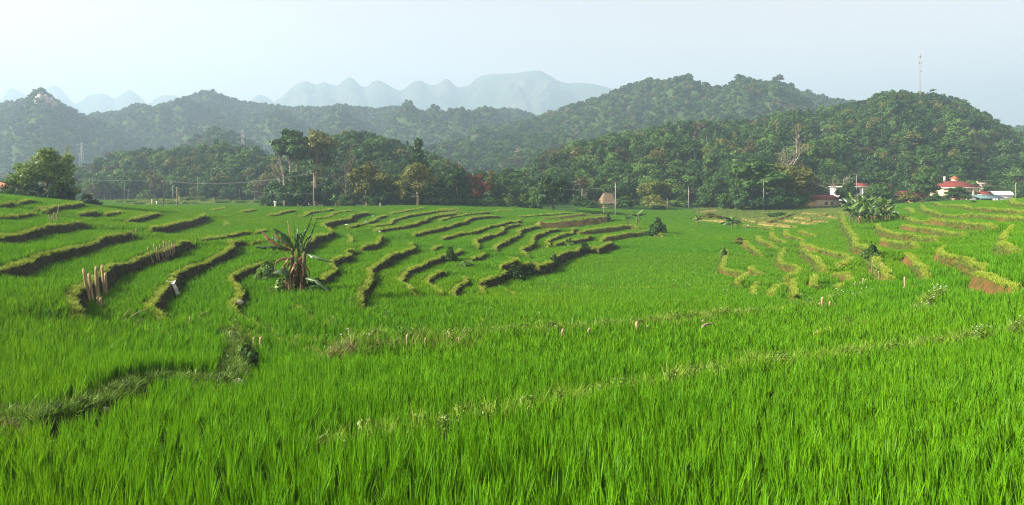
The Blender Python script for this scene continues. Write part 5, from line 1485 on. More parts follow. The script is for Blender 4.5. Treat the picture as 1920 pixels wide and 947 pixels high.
def hut():
    x, y, z = gat(1139, 149); zt = -(362 - HOR) / F * y; H = zt - z
    o = thing("thatched_hut", "small open hut on stilts with a shaggy thatched roof, beside the tall pole", "hut", (x, y, z), .25)
    for sx in (-1.25, 1.25):
        for sy in (-.9, .9):
            b = MB(); b.tube([(sx, sy, -.2), (sx * .98, sy, H * .62)], .07, 6); b.obj("post", M_wood_grey, o)
    b = MB(); b.box((0, 0, H * .36), (2.9, 2.2, .1)); b.obj("floor", M_wood_grey, o)
    b = MB(); b.box((0, -1.0, H * .46), (2.8, .06, .08)); b.box((-1.3, 0, H * .46), (.06, 2, .08)); b.box((1.3, 0, H * .46), (.06, 2, .08)); b.obj("railing", M_wood_grey, o)
    # thatch: hip roof of many ragged courses
    b = MB(); e = H * .54; top = H
    for k in range(7):
        t0 = k / 7; t1 = (k + 1) / 7 + .06
        def ring(t, zz, jit):
            hx = 1.95 * (1 - t) + .95 * t; hy = 1.55 * (1 - t) + .12 * t
            P = []
            for j in range(28):
                s = j / 28 * 4; q = int(s); f = s - q
                c = [(-1 + 2 * f, -1), (1, -1 + 2 * f), (1 - 2 * f, 1), (-1, 1 - 2 * f)][q]
                P.append((c[0] * hx, c[1] * hy, zz + orng.normal(0, jit)))
            return P
        lo = ring(t0, e + (top - e) * t0, .06); hi = ring(min(1, t1), e + (top - e) * min(1, t1) - .02, .0)
        lo = [(p[0] * 1.03, p[1] * 1.03, p[2] - .03) for p in lo]
        b.add(lo + hi, [(j, (j + 1) % 28, 28 + (j + 1) % 28, 28 + j) for j in range(28)])
    b.box((0, 0, top - .02), (1.95, .3, .14))
    b.obj("thatched_roof", M_thatch, o)
hut()

def gable(b, x0, x1, y0, y1, z, h, over=.35, th=.09, axis='x'):
    """two roof slabs with thickness, ridge along the axis"""
    if axis == 'x':
        ym = (y0 + y1) / 2
        for s, ya in ((-1, y0 - over), (1, y1 + over)):
            zz = z - over * h / ((y1 - y0) / 2)
            v = [(x0 - over, ya, zz), (x1 + over, ya, zz), (x1 + over, ym, z + h), (x0 - over, ym, z + h)]
            v += [(p[0], p[1], p[2] + th) for p in v]
            b.add(v, [(0, 1, 2, 3), (7, 6, 5, 4), (0, 4, 5, 1), (1, 5, 6, 2), (2, 6, 7, 3), (3, 7, 4, 0)])
    else:
        xm = (x0 + x1) / 2
        for xa in (x0 - over, x1 + over):
            zz = z - over * h / ((x1 - x0) / 2)
            v = [(xa, y0 - over, zz), (xm, y0 - over, z + h), (xm, y1 + over, z + h), (xa, y1 + over, zz)]
            v += [(p[0], p[1], p[2] + th) for p in v]
            b.add(v, [(0, 1, 2, 3), (7, 6, 5, 4), (0, 4, 5, 1), (1, 5, 6, 2), (2, 6, 7, 3), (3, 7, 4, 0)])
def hip(b, x0, x1, y0, y1, z, h, over=.5, th=.12, inset=.5):
    x0 -= over; x1 += over; y0 -= over; y1 += over; w = (y1 - y0) / 2 * inset * 2
    ym = (y0 + y1) / 2
    v = [(x0, y0, z), (x1, y0, z), (x1, y1, z), (x0, y1, z), (x0 + w, ym, z + h), (x1 - w, ym, z + h)]
    v += [(x0, y0, z - th), (x1, y0, z - th), (x1, y1, z - th), (x0, y1, z - th)]
    b.add(v, [(0, 1, 5, 4), (2, 3, 4, 5), (6, 9, 8, 7), (0, 6, 7, 1), (1, 7, 8, 2), (2, 8, 9, 3), (3, 9, 6, 0)], [(1, 2, 5), (3, 0, 4)])
def win(o, x, z, w, h, y, frame=None, glass=None):
    b = MB(); t = .07
    b.box((x - w / 2 - t / 2, y - .03, z), (t, .09, h + 2 * t)); b.box((x + w / 2 + t / 2, y - .03, z), (t, .09, h + 2 * t))
    b.box((x, y - .03, z + h / 2 + t / 2), (w, .09, t)); b.box((x, y - .03, z - h / 2 - t / 2), (w, .09, t)); b.box((x, y - .028, z), (.05, .06, h))
    f = b.obj("window", frame or M_white, o)
    b = MB(); b.box((x, y - .01, z), (w, .03, h)); b.obj("pane", glass or M_glass, f)
def house_at(px, d, label, rz=0.0, name="house"):
    x, y, z = gat(px, d); return thing(name, label, "house", (x, y, z), rz), z
def px_z(py, d, z): return -(py - HOR) / F * d - z      # height above the house's base
# small yellow house
d = 183; o, z = house_at(1551, d, "small yellow house with a low red roof and two dark windows")
m = d / F; ze = px_z(373, d, z); zr = px_z(365.5, d, z); hw = 22 * m
b = MB(); b.box((0, 2, ze / 2 - .4), (hw * 2, 4, ze + .8)); b.obj("wall", M_cream, o)
b = MB(); hip(b, -hw, hw, 0, 4, ze, zr - ze, .4, inset=.25); b.obj("roof", M_red, o)
for xx in (-2 * m, 9 * m): win(o, xx, ze * .42, 6 * m, ze * .42, 0)
b = MB(); b.box((-hw - 1.2, 1.6, ze * .4 - .4), (2.2, 3, ze * .8 + .8)); an = b.obj("annex", M_yellow, o)
b = MB(); b.box((-hw - 1.2, 1.4, ze * .84), (2.7, 3.8, .12), tilt=('X', .12)); b.obj("annex_roof", M_red, an)
b = MB(); b.box((hw + 1.1, .8, ze * .62), (2.3, 2.4, .1), tilt=('X', .15)); b.obj("porch_roof", M_red, o)
for xx in (hw + .2, hw + 2.0):
    b = MB(); b.tube([(xx, -.2, -.3), (xx, -.2, ze * .6)], .06, 6); b.obj("porch_post", M_wood_grey, o)
# white house with a flat roof
d = 203; m = d / F; o, z = house_at(1602, d, "white two storey house with columns, red roofed at its right end")
H = px_z(351, d, z); hw = 31 * m
b = MB(); b.box((0, 2.6, H / 2 - .4), (hw * 2, 5, H + .8)); b.obj("wall", M_white, o)
b = MB(); b.box((0, 2.4, H + .12), (hw * 2 + .8, 6, .24)); b.obj("roof_slab", M_white, o)
b = MB(); gable(b, hw - 3.2, hw, .8, 4.4, H + .26, .95, .2); b.obj("roof", M_red, o)
for k in range(5):
    b = MB(); xx = -hw + .4 + k * (2 * hw - .8) / 4; b.tube([(xx, -.35, -.3), (xx, -.35, H)], .14, 8); b.obj("column", M_white, o)
for k in range(4): win(o, -hw + 1.6 + k * 2.3, H * .72, 1.0, 1.2, .1); 
# orange walled house and brown shed
d = 190; m = d / F; o, z = house_at(1718, d, "orange walled house with a faded red gable roof, half hidden by bushes")
ze = px_z(367, d, z); zr = px_z(359, d, z); hw = 20 * m
b = MB(); b.box((0, 2.2, ze / 2 - .4), (hw * 2, 4, ze + .8)); b.obj("wall", M_yellow, o)
b = MB(); gable(b, -hw, hw, .2, 4.2, ze, zr - ze, .5); b.obj("roof", M_red, o)
b = MB(); b.box((11 * m, .17, ze * .38), (.95, .06, ze * .8)); b.obj("door", M_brick, o); win(o, 15.5 * m, ze * .55, .7, .8, .2)
d = 188; o, z = house_at(1672, d, "low brown shed with a grey sheet roof behind the banana clump", name="shed"); o['category'] = "shed"
ze = px_z(369, d, z); hw = 12 * m
b = MB(); b.box((0, 1.6, ze / 2 - .4), (hw * 2, 3, ze + .8)); b.obj("wall", M_brick, o)
b = MB(); gable(b, -hw, hw, .1, 3.1, ze, .9, .35); b.obj("roof", M_grey_roof, o)
b = MB(); b.box((0, .08, ze * .4), (1.0, .06, ze * .8)); b.obj("door", M_wood_grey, o)
# big yellow house
d = 196; m = d / F; o, z = house_at(1803, d, "big cream house with a dark red hipped roof, pillars and an orange roofed turret", .06)
ze = px_z(353, d, z); zr = px_z(344.5, d, z); hw = 33 * m
b = MB(); b.box((0, 3.4, ze / 2 - .4), (hw * 2, 6, ze + .8)); b.obj("wall", M_cream, o)
b = MB(); b.box((0, 2.9, ze + .12), (hw * 2 + 1.3, 8.0, .3)); b.obj("eaves", M_white, o)
b = MB(); hip(b, -hw, hw, -.4, 6.4, ze + .4, zr - ze + .4, .6, inset=.5); b.obj("roof", M_red, o)
for k in range(6):
    xx = -hw + .3 + k * (2 * hw - .6) / 5; b = MB(); b.box((xx, -.75, ze / 2 - .2), (.34, .34, ze + .3)); b.box((xx, -.75, ze - .25), (.5, .5, .12)); b.obj("pillar", M_cream, o)
b = MB(); b.box((-1.2, .37, ze * .36), (1.2, .08, ze * .66)); b.obj("door", M_shut, o)
for xx in (-4.0, 1.4, 3.2, 4.7): win(o, xx, ze * .56, .85, ze * .36, .4)
b = MB(); b.box((1.0, 4.2, zr + .6), (1.4, 1.5, 2.0)); tu = b.obj("turret", M_cream, o)
b = MB(); hip(b, .3, 1.7, 3.45, 4.95, zr + 1.5, .8, .25, inset=.4); b.obj("turret_roof", M_rust, tu)
b = MB(); b.tube([(-1.8, 4.6, zr), (-1.8, 4.6, zr + 2.2)], [.4, .4], 10); b.obj("water_tank", M_steel, o)
# pink house
d = 206; m = d / F; o, z = house_at(1842, d, "pinkish plastered house with brown shutters behind the big cream house", -.05)
H = px_z(345, d, z); hw = 17 * m
b = MB(); b.box((hw * .4, 3, H / 2 - .4), (hw * 1.2, 5.5, H + .8)); b.obj("wall", M_pink, o)
b = MB(); b.box((hw * .4, 3, H + .2), (hw * 1.3, 5.9, .35)); b.obj("parapet", M_pink, o)
b = MB(); b.box((-hw * .65, 3, H * .46 - .4), (hw * .9, 5, H * .92 + .8)); wg = b.obj("wing", M_pink, o)
b = MB(); hip(b, -hw * 1.45, -hw * .2, .6, 5.4, H * .96, 1.3, .3, inset=.4); b.obj("wing_roof", M_red, wg)
for xx in (hw * .2, hw * .65): win(o, xx, H * .62, .9, 1.2, .25, M_white, M_shut)
b = MB(); b.tube([(-hw * .05, 2.4, H * .9), (-hw * .05, 2.4, H + .9)], .3, 8); b.obj("chimney", M_pink, o)
# white vaulted shed
d = 194; m = d / F; o, z = house_at(1880, d, "long white shed with a rounded roof at the far right", name="shed"); o['category'] = "shed"
ze = px_z(366, d, z); hw = 19 * m
b = MB(); b.box((0, 2, ze / 2 - .4), (hw * 2, 4, ze + .8)); b.obj("wall", M_white, o)
b = MB(); V = []; n = 12
for k in range(n + 1):
    a = math.pi * k / n
    for xx in (-hw - .2, hw + .2): V.append((xx, 2 - 2.2 * math.cos(a), ze + 1.15 * math.sin(a)))
b.add(V, [(2 * k, 2 * k + 1, 2 * k + 3, 2 * k + 2) for k in range(n)]); b.add([V[2 * k] for k in range(n + 1)] + [V[2 * k + 1] for k in range(n + 1)], None, [(0, k, k + 1) for k in range(1, n)] + [(n + 1, n + 2 + k, n + 1 + k) for k in range(1, n)])
b.obj("roof", M_white, o)
for k in range(2): win(o, -1 + k * 2.4, ze * .45, .7, .7, 0)
# low teal roofed shed
d = 180; m = d / F; o, z = house_at(1860, d, "low open shed with a teal sheet roof in front of the big cream house", name="shed"); o['category'] = "shed"
ze = px_z(370, d, z); hw = 24 * m
b = MB(); b.box((0, 1.6, ze + .15), (hw * 2, 4.4, .1), tilt=('X', .2)); b.obj("roof", M_tealroof, o)
for xx in (-hw * .9, 0, hw * .9):
    for yy in (.1, 3.0): b = MB(); b.tube([(xx, yy, -.4), (xx, yy, ze - .1 + yy * .15)], .07, 6); b.obj("post", M_steel, o)
b = MB(); b.box((-.5, 3.4, ze / 2), (hw * 1.8, .1, ze)); b.obj("back_wall", M_grey_roof, o)
d = 188; o, z = house_at(1852, d, "small red roofed outbuilding between the teal roof and the white shed", name="outbuilding"); o['category'] = "outbuilding"
ze = px_z(364.5, d, z); b = MB(); b.box((0, 1.2, ze / 2 - .4), (2.6, 2.4, ze + .8)); b.obj("wall", M_cream, o)
b = MB(); gable(b, -1.3, 1.3, 0, 2.4, ze, .75, .3); b.obj("roof", M_red, o)
# far building on the red earth cut
def hill_spot(h, px, row):
    dd = np.linspace(float(np.interp(px, h.u, h.df)) + 2, float(np.interp(px, h.u, h.dr)), 200)
    x = (px - 960) / F * dd; _, _, Z = on_hill(h, x, dd); ray = -(row - HOR) / F * dd
    k = int(np.argmax(ray < Z + 2)) or 199
    return float(x[k]), float(dd[k]), float(Z[k])
x, y, z = hill_spot(H_front, 893, 268)
o = thing("house", "long low white building on a red earth cut high on the hazy hill", "house", (x, y, z))
b = MB(); b.box((0, 2, 1.2), (9.5, 4, 4.4)); b.obj("wall", M_white, o)
b = MB(); gable(b, -4.8, 4.8, 0, 4, 3.4, 1.0, .4); b.obj("roof", M_white, o)
for k in range(4): win(o, -3.4 + k * 2.2, 1.9, 1.0, 1.1, 0)
x, y, z = gat(6, 118); o = thing("house", "little house with an orange roof peeping out at the left edge", "house", (x, y, z))
ze = px_z(350, 118, z); b = MB(); b.box((0, 1.4, ze / 2 - .3), (2.4, 2.6, ze + .6)); b.obj("wall", M_pink, o)
b = MB(); gable(b, -1.2, 1.2, .1, 2.7, ze, .7, .3); b.obj("roof", M_rust, o)

# bare red earth cut into the hillsides
M_cutearth = mat_basic("red_earth", (.24, .11, .05), (.40, .22, .12), .25, .95, .5)
def earth_cut(h, poly, label):
    pl = np.array(poly, float); x0, y0 = pl.min(0); x1, y1 = pl.max(0)
    gx = np.linspace(x0, x1, 26); gy = np.linspace(y0, y1, 14)
    V = {}; Q = []; verts = []
    for i in range(25):
        for j in range(13):
            cx = (gx[i] + gx[i + 1]) / 2; cy = (gy[j] + gy[j + 1]) / 2
            n = float(vnoise(np.array([cx * .25]), np.array([cy * .25]), 12)[0]) - .5
            if not in_poly(np.array([cx + n * 6]), np.array([cy + n * 5]), poly)[0]: continue
            q = []
            for a, b_ in ((i, j), (i, j + 1), (i + 1, j + 1), (i + 1, j)):
                if (a, b_) not in V:
                    p = hill_spot(h, gx[a], gy[b_]); V[(a, b_)] = len(verts); verts.append((p[0], p[1] - .3, p[2] + .5))
                q.append(V[(a, b_)])
            Q.append(q)
    if Q: tag(link("ground", new_mesh("ground", verts, np.array(Q), M_cutearth, True)), label, kind='structure')
for p in CUTS[:2]: earth_cut(H_front, p, "bare red earth cut on the hazy hill")
earth_cut(H_right, soil_poly, "bare earth slope above the houses"); earth_cut(H_right, soil2, "orange earth cut behind the white house")
b = MB()
for k in range(9):
    px = 74 + 3.2 * k; x, y, z = hill_spot(H_m1, px, 186 + 1.1 * k + 3 * orng.random()); b.sphere((x, y, z + 1), (3.2 + 2 * orng.random(), 3, 4.5 + 3 * orng.random()), 9, 7, .5, orng)
tag(b.obj("rock_crag", mat_basic("crag_rock", (.30, .24, .19), (.48, .40, .34), .4, .95, .6)), "pale pinkish rock crag on the summit of the far left hill", "rock crag")
# ------------------------------------------------------------------ banana plants
M_ban = mat_leaf("banana_leaf", (.022, .065, .014), (.050, .115, .026), .3, gloss=.06)
M_banl = mat_leaf("banana_leaf_young", (.09, .17, .03), (.15, .24, .05), .35, gloss=.05)
M_dead = mat_leaf("banana_leaf_dead", (.13, .065, .03), (.33, .20, .11), .2)
M_deadd = mat_leaf("banana_leaf_dark_dead", (.05, .035, .015), (.13, .085, .035), .2)
M_pstem = mat_basic("banana_stem", (.07, .085, .03), (.16, .12, .06), 3, .8, .4, stretch=(4, 4, .7))
brng = np.random.default_rng(3)
def ban_leaf(path, width, tatter=.4, fold=.5, roll=0.0, rng=brng):
    """a banana leaf: midrib along the path, blade torn into strips that hang"""
    path = np.asarray(path, float); n = 22
    s = np.concatenate([[0], np.cumsum(np.linalg.norm(np.diff(path, axis=0), axis=1))]); t = np.linspace(0, s[-1], n)
    c = np.stack([np.interp(t, s, path[:, k]) for k in range(3)], -1)
    for _ in range(3): c[1:-1] = (c[:-2] + 2 * c[1:-1] + c[2:]) / 4
    tan = unit(np.gradient(c, axis=0))
    side = unit(np.cross(tan, np.array([0, 0, 1.0]) + 1e-3)); 
    bad = np.abs(tan[:, 2]) > .93
    side[bad] = side[~bad][0] if (~bad).any() else np.array([1., 0, 0])
    cr, sr = math.cos(roll), math.sin(roll)
    up = np.cross(side, tan)
    side = unit(side * cr + up * sr); up = np.cross(side, tan)
    b = MB(); u = np.linspace(0, 1, n)
    w = width * .5 * np.clip(np.sin(np.pi * np.clip(u * .93 + .04, 0, 1)) ** .55, .05, 1) * np.clip((u - .03) * 9, .08, 1)
    b.tube(c, np.linspace(.022, .006, n), 5)
    for sg in (-1, 1):
        i = 0
        while i < n - 1:
            k = int(rng.integers(1, 4)) if rng.random() < tatter else int(rng.integers(4, 9))
            j = min(n - 1, i + k)
            droop = fold * (.5 + rng.random()) * (1.6 if rng.random() < tatter * .6 else 1)
            gap = .12 if rng.random() < tatter else 0
            V = []; Q = []
            cut = .25 + .75 * rng.random() if rng.random() < tatter * .5 else 1
            for q in range(i, j + 1):
                uu = q - (gap if q == j else 0)
                cc = np.array([np.interp(uu, np.arange(n), c[:, m]) for m in range(3)])
                for h in range(4):
                    f = h / 3 * cut
                    V.append(cc + side[q] * sg * w[q] * f * math.cos(droop * f) + up[q] * 0 + np.array([0, 0, -1]) * w[q] * f * math.sin(droop * f))
            for q in range(j - i):
                for h in range(3):
                    a = q * 4 + h; Q.append((a, a + 1, a + 5, a + 4))
            b.add(V, Q); i = j
    return b
def pstem(b, p0, p1, r):
    t = np.linspace(0, 1, 7)[:, None]; b.tube(np.array(p0) + (np.array(p1) - np.array(p0)) * t + np.array([.03, 0, 0]) * np.sin(t * 4), np.linspace(r, r * .62, 7), 9)

def torn_banana():
    x, y, z = ghit(553, 552, .1); s = y / F
    o = thing("banana_plant", "big ragged banana plant with torn and dead leaves on the left terraces", "banana plant", (x, y, z))
    def L(zx, zy, dy=0.0):     # sketch coordinates of the plant to metres
        px = 480 + zx / 4.733; py = 380 + zy / 4.733
        return ((px - 553) * s, dy, -(py - 552) * s + .05)
    for p0, p1, r in [((300, 830, .1), (322, 400, .1), .12), ((420, 820, -.1), (438, 420, -.1), .13), ((360, 840, .2), (372, 430, .25), .11), ((330, 830, -.3), (280, 560, -.35), .09)]:
        b = MB(); pstem(b, L(*p0), L(*p1), r); b.obj("stem", M_pstem, o, True)
    G = [([(372, 430, .1), (345, 330, .1), (338, 230, .05), (325, 132, .0)], .26, .15, .35, 1.2), ([(372, 430, .2), (395, 330, .25), (440, 210, .3), (488, 92, .3)], .22, .9, 1.2, .4),
         ([(438, 420, -.1), (462, 340, -.1), (500, 240, -.1), (553, 130, -.1)], .20, .95, 1.3, .4), ([(322, 400, .1), (285, 320, 0), (220, 245, -.1), (165, 215, -.2)], .50, .25, .5, .5),
         ([(438, 440, 0), (500, 450, -.3), (580, 462, -.5), (712, 502, -.6)], .30, .5, 1.4, 0), ([(430, 650, -.2), (500, 645, -.5), (590, 665, -.7), (698, 752, -.8)], .30, .3, 1.35, 0),
         ([(322, 420, .1), (250, 375, -.2), (150, 365, -.4), (25, 372, -.5)], .34, .8, 1.4, 0), ([(360, 640, -.3), (310, 585, -.5), (260, 560, -.6), (200, 590, -.7)], .42, .1, .5, .3),
         ([(322, 410, .2), (300, 350, .3), (230, 330, .3), (120, 300, .4)], .4, .7, 1.0, .2), ([(372, 430, .3), (420, 380, .5), (440, 330, .6), (460, 300, .7)], .4, .5, .8, .2)]
    for pts, w, tt, fo, ro in G: ban_leaf([L(*p) for p in pts], w * 1.2, min(1, tt + .25), fo, ro).obj("leaf", M_ban, o)
    for k in range(9):
        a = k * .72 + .3; zx = 330 + 90 * (k % 3) / 2; up = .9 + .5 * brng.random(); ex = math.cos(a * 2) * (.2 + .2 * brng.random())
        c = np.array(L(zx, 430, .2 * math.sin(a * 3)))
        ban_leaf([c, c + [ex * .35, .1 * math.sin(a), .45 * up], c + [ex * .8, .25 * math.sin(a), .75 * up], c + [ex * 1.5, .4 * math.sin(a), .9 * up]], .24, .9, 1.0, .5).obj("leaf", M_ban, o)
    Dd = [([(322, 400, 0), (305, 330, 0), (290, 230, 0), (280, 140, 0)], .30, .9, .9, 1.0), ([(322, 420, -.1), (230, 380, -.1), (120, 300, -.1), (45, 240, 0)], .30, .95, 1.3, .3),
          ([(322, 420, .1), (240, 340, .1), (190, 290, .1), (140, 262, .1)], .24, .95, 1.2, .3), ([(322, 480, -.2), (260, 470, -.3), (200, 500, -.4), (185, 600, -.4)], .22, .9, 1.3, 0),
          ([(372, 450, -.3), (300, 480, -.4), (260, 560, -.45), (250, 660, -.45)], .3, .9, 1.3, 0), ([(438, 450, -.2), (380, 500, -.4), (340, 580, -.5), (330, 690, -.5)], .26, .9, 1.3, 0),
          ([(372, 460, .1), (420, 520, .1), (470, 600, .1), (480, 700, .1)], .24, .9, 1.3, 0)]
    for pts, w, tt, fo, ro in Dd: ban_leaf([L(*p) for p in pts], w * 1.25, tt, fo, ro).obj("dead_leaf", M_dead, o)
    for k in range(56):      # skirt of dead leaves round the stems
        a = brng.random() * 6.28; zt = 400 + 330 * brng.random() ** .7; zx = 365 + (brng.random() - .5) * (100 + (zt - 400) * .3)
        c = np.array(L(zx, zt, brng.normal(0, .2))); e = c + np.array([math.cos(a) * (.15 + .25 * brng.random()), math.sin(a) * .35, 0]); e[2] = max(.02, c[2] - .5 - .7 * brng.random())
        ban_leaf([c, (c + e) / 2 + np.array([math.cos(a) * .15, math.sin(a) * .15, .12]), e], .16 + .2 * brng.random(), .9, 1.2, 0).obj("dead_leaf", M_dead if k % 5 == 0 else M_deadd, o)
torn_banana()

def banana_proto(label, seed, nleaf=8, H=2.0, dead=4):
    r = np.random.default_rng(seed)
    o = thing("banana_plant", label, "banana plant")
    b = MB(); pstem(b, (0, 0, -.15), (r.normal(0, .1), r.normal(0, .1), H), .15); b.obj("stem", M_pstem, o, True)
    for k in range(nleaf):
        a = k * 2.4 + r.random() * .5; el = 1.25 - .13 * k + r.normal(0, .08); Lg = 1.9 + .5 * r.random()
        d = np.array([math.cos(a), math.sin(a), 0]); p = [np.array([0, 0, H - .15])]
        for i in range(6):
            e = el - i * (.16 + .05 * (k > 3)); p.append(p[-1] + (d * math.cos(e) + np.array([0, 0, math.sin(e)])) * Lg / 6)
        ban_leaf(p, .72 + .16 * r.random(), .35, .55, r.normal(0, .3), r).obj("leaf", M_ban if k > 2 else M_banl, o)
    for k in range(dead):
        a = r.random() * 6.28; d = np.array([math.cos(a), math.sin(a), 0])
        p = [np.array([0, 0, H - .3]), np.array([0, 0, H - .2]) + d * .35, np.array([0, 0, H - .7]) + d * .5, np.array([0, 0, H * .25]) + d * .42]
        ban_leaf(p, .28, .9, 1.2, 0, r).obj("dead_leaf", M_dead, o)
    return o
protos = [banana_proto("", 1, 8, 2.0, 4), banana_proto("", 2, 9, 1.7, 3), banana_proto("", 4, 7, 2.3, 5)]
SPOTS = [(1594, 98, 1.0, "left outermost banana plant of the clump on the right terraces"), (1606, 95, .9, "lower banana plant second from the left in the right terrace clump"), (1616, 100, 1.1, "banana plant left of centre in the right terrace clump"),
         (1628, 95, 1.0, "banana plant in the middle front of the right terrace clump"), (1640, 100, 1.15, "tallest banana plant of the right terrace clump"), (1650, 96, 1.0, "banana plant with brown hanging leaves right of the clump's middle"),
         (1660, 99, 1.1, "banana plant near the right end of the right terrace clump"), (1668, 96, .85, "right outermost banana plant of the clump on the right terraces"),
         (1600, 102, 1.2, "tall banana plant at the back left of the right terrace clump"), (1622, 103, 1.25, "tall banana plant at the back middle of the right terrace clump"), (1646, 103, 1.2, "tall banana plant at the back right of the right terrace clump"),
         (1611, 93, .75, "short young banana plant at the front left of the right terrace clump"), (1636, 93, .75, "short young banana plant at the front middle of the right terrace clump"), (1657, 93.5, .8, "short young banana plant at the front right of the right terrace clump")]
for i, (px, d, s, lab) in enumerate(SPOTS):
    src = protos[i % 3]; o = src if i < 3 else dup(src)
    x, y, z = gat(px, d); o.location = (x, y, z); o.rotation_euler = (0, 0, i * 1.7); o.scale = (s * .86, s * .86, s * 1.0)
    o['label'] = lab; o['group'] = "banana clump on the right terraces"
for px, d, s, lab in [(1194, 122, .95, "young banana plant at the tip of the middle terraces"), (1178, 120, .6, "smallest banana shoot left of the young plant at the terrace tip"), (1372, 112, .85, "banana plant on the bank beside the dry plots"), (1310, 120, .6, "small banana plant at the left end of the dry plots"), (632, 122, .8, "banana like plant at the crest below the bushy trees")]:
    o = dup(protos[int(px) % 3]); x, y, z = gat(px, d); o.location = (x, y, z); o.rotation_euler = (0, 0, px); o.scale = (s,) * 3
    o['label'] = lab
    if 'group' in o: del o['group']

# ------------------------------------------------------------------ shrubs on the banks
def bank_shrub(px, py, wpx, hpx, lm, label, var=0, leaf=.9, dens=110, dd=0):
    x, y, z = ghit(px, py, .1); y += dd; x = (px - 960) / F * y
    z = float(ground(np.array([x]), np.array([y]))[0])
    w = wpx / F * y; h = hpx / F * y
    plant("shrub", label, "shrub", (x, y, z - .05), h, w, 'bush', lm, 'dark', var, leaf, dens)
bank_shrub(462, 688, 50, 58, 'mid', "dark leafy shrub at the corner of the near left field", 0, .75, 150)
bank_shrub(498, 694, 34, 28, 'mid', "low shrub right of the dark one at the near field corner", 1, .8, 120)
bank_shrub(236, 742, 56, 18, 'mid', "low spreading weed shrub in the ditch of the near left", 2, .8, 120)
bank_shrub(80, 822, 80, 14, 'light', "low pale weed clump beside the ditch at the left edge", 3, .8, 120)
bank_shrub(502, 528, 46, 44, 'light', "bright green shrub at the left foot of the torn banana plant", 1, 1.0, 110)
bank_shrub(528, 552, 44, 36, 'light', "small bright shrub just below the torn banana plant's left side", 2, 1.0, 110)
bank_shrub(598, 552, 60, 36, 'mid', "dark low shrub at the right foot of the torn banana plant", 3, 1.0, 110)
bank_shrub(655, 664, 46, 24, 'mid', "weedy shrub on the straw covered mound", 0, .9, 110)
bank_shrub(845, 492, 26, 32, 'mid', "dark upright shrub at the small bare plot in the middle terraces", 1, 1.0, 110)
bank_shrub(872, 500, 44, 14, 'light', "low bright shrub along the small bare plot", 2, 1.0, 110)
bank_shrub(966, 528, 48, 36, 'dark', "largest creeper covered shrub hanging over the outer terrace bank", 3, 1.0, 120)
bank_shrub(990, 518, 34, 28, 'mid', "creeper shrub right of the largest one on the outer bank", 0, 1.0, 110)
bank_shrub(1040, 496, 22, 22, 'dark', "dark creeper on the outer terrace bank, farther along", 1, 1.0, 110)
bank_shrub(1095, 468, 22, 16, 'dark', "dark creeper on the outer bank near its right end", 2, 1.0, 110)
bank_shrub(1066, 462, 20, 20, 'light', "pale young shrub standing in the rice of the middle terraces", 3, 1.0, 80)
bank_shrub(1232, 437, 32, 32, 'mid', "rounded shrub at the very tip of the middle terraces", 0, 1.1, 110)
bank_shrub(1214, 443, 24, 12, 'dark', "low growth left of the rounded shrub at the terrace tip", 1, 1.1, 100)
bank_shrub(1140, 412, 10, 14, 'dark', "dark tuft at the end of the dry topped terrace", 1, 1.2, 100)
bank_shrub(1634, 488, 34, 36, 'mid', "leafy shrub on the steep bank of the right slope", 2, .9, 110)
bank_shrub(1386, 454, 24, 12, 'olive', "weed tuft on the leftmost bank of the right terraces", 3, 1.0, 80)
bank_shrub(1356, 480, 14, 24, 'light', "narrow weed tuft at the basin edge of the right terraces", 0, 1.0, 80)
bank_shrub(1372, 424, 40, 14, 'mid', "bushy growth on the bank between basin and dry plots", 1, 1.1, 100)
bank_shrub(1330, 410, 50, 12, 'olive', "dry bush row at the left bank of the dry plots", 2, 1.1, 90)
bank_shrub(1462, 405, 44, 8, 'mid', "low dark hedge growth in the dry plots", 3, 1.1, 90)
bank_shrub(1826, 382, 14, 8, 'mid', "tiny dark bush on the upper right terraces", 0, 1.1, 90)
for i, (px, d, top, w, lm, lab) in enumerate([(1090, 182, 366, 50, 'mid', "bushes left of the thatched hut"), (1172, 178, 366, 50, 'mid', "bushes right of the thatched hut"), (1275, 186, 368, 46, 'light', "pale bush right of the willowy bush"),
      (1325, 184, 366, 50, 'mid', "green bush halfway between bamboo clump and grove"), (1110, 170, 378, 36, 'mid', "low bush before the thatched hut"), (1360, 184, 360, 44, 'light', "pale bush just left of the dark grove"), (1680, 180, 366, 30, 'mid', "bush in front of the brown shed"), (1770, 176, 368, 24, 'mid', "low bush at the left corner of the big cream house")]):
    special(px, d, top, w, 'bush', lm, lab, name='shrub', cat='shrub', var=i % 4, leaf=.55, dens=70)

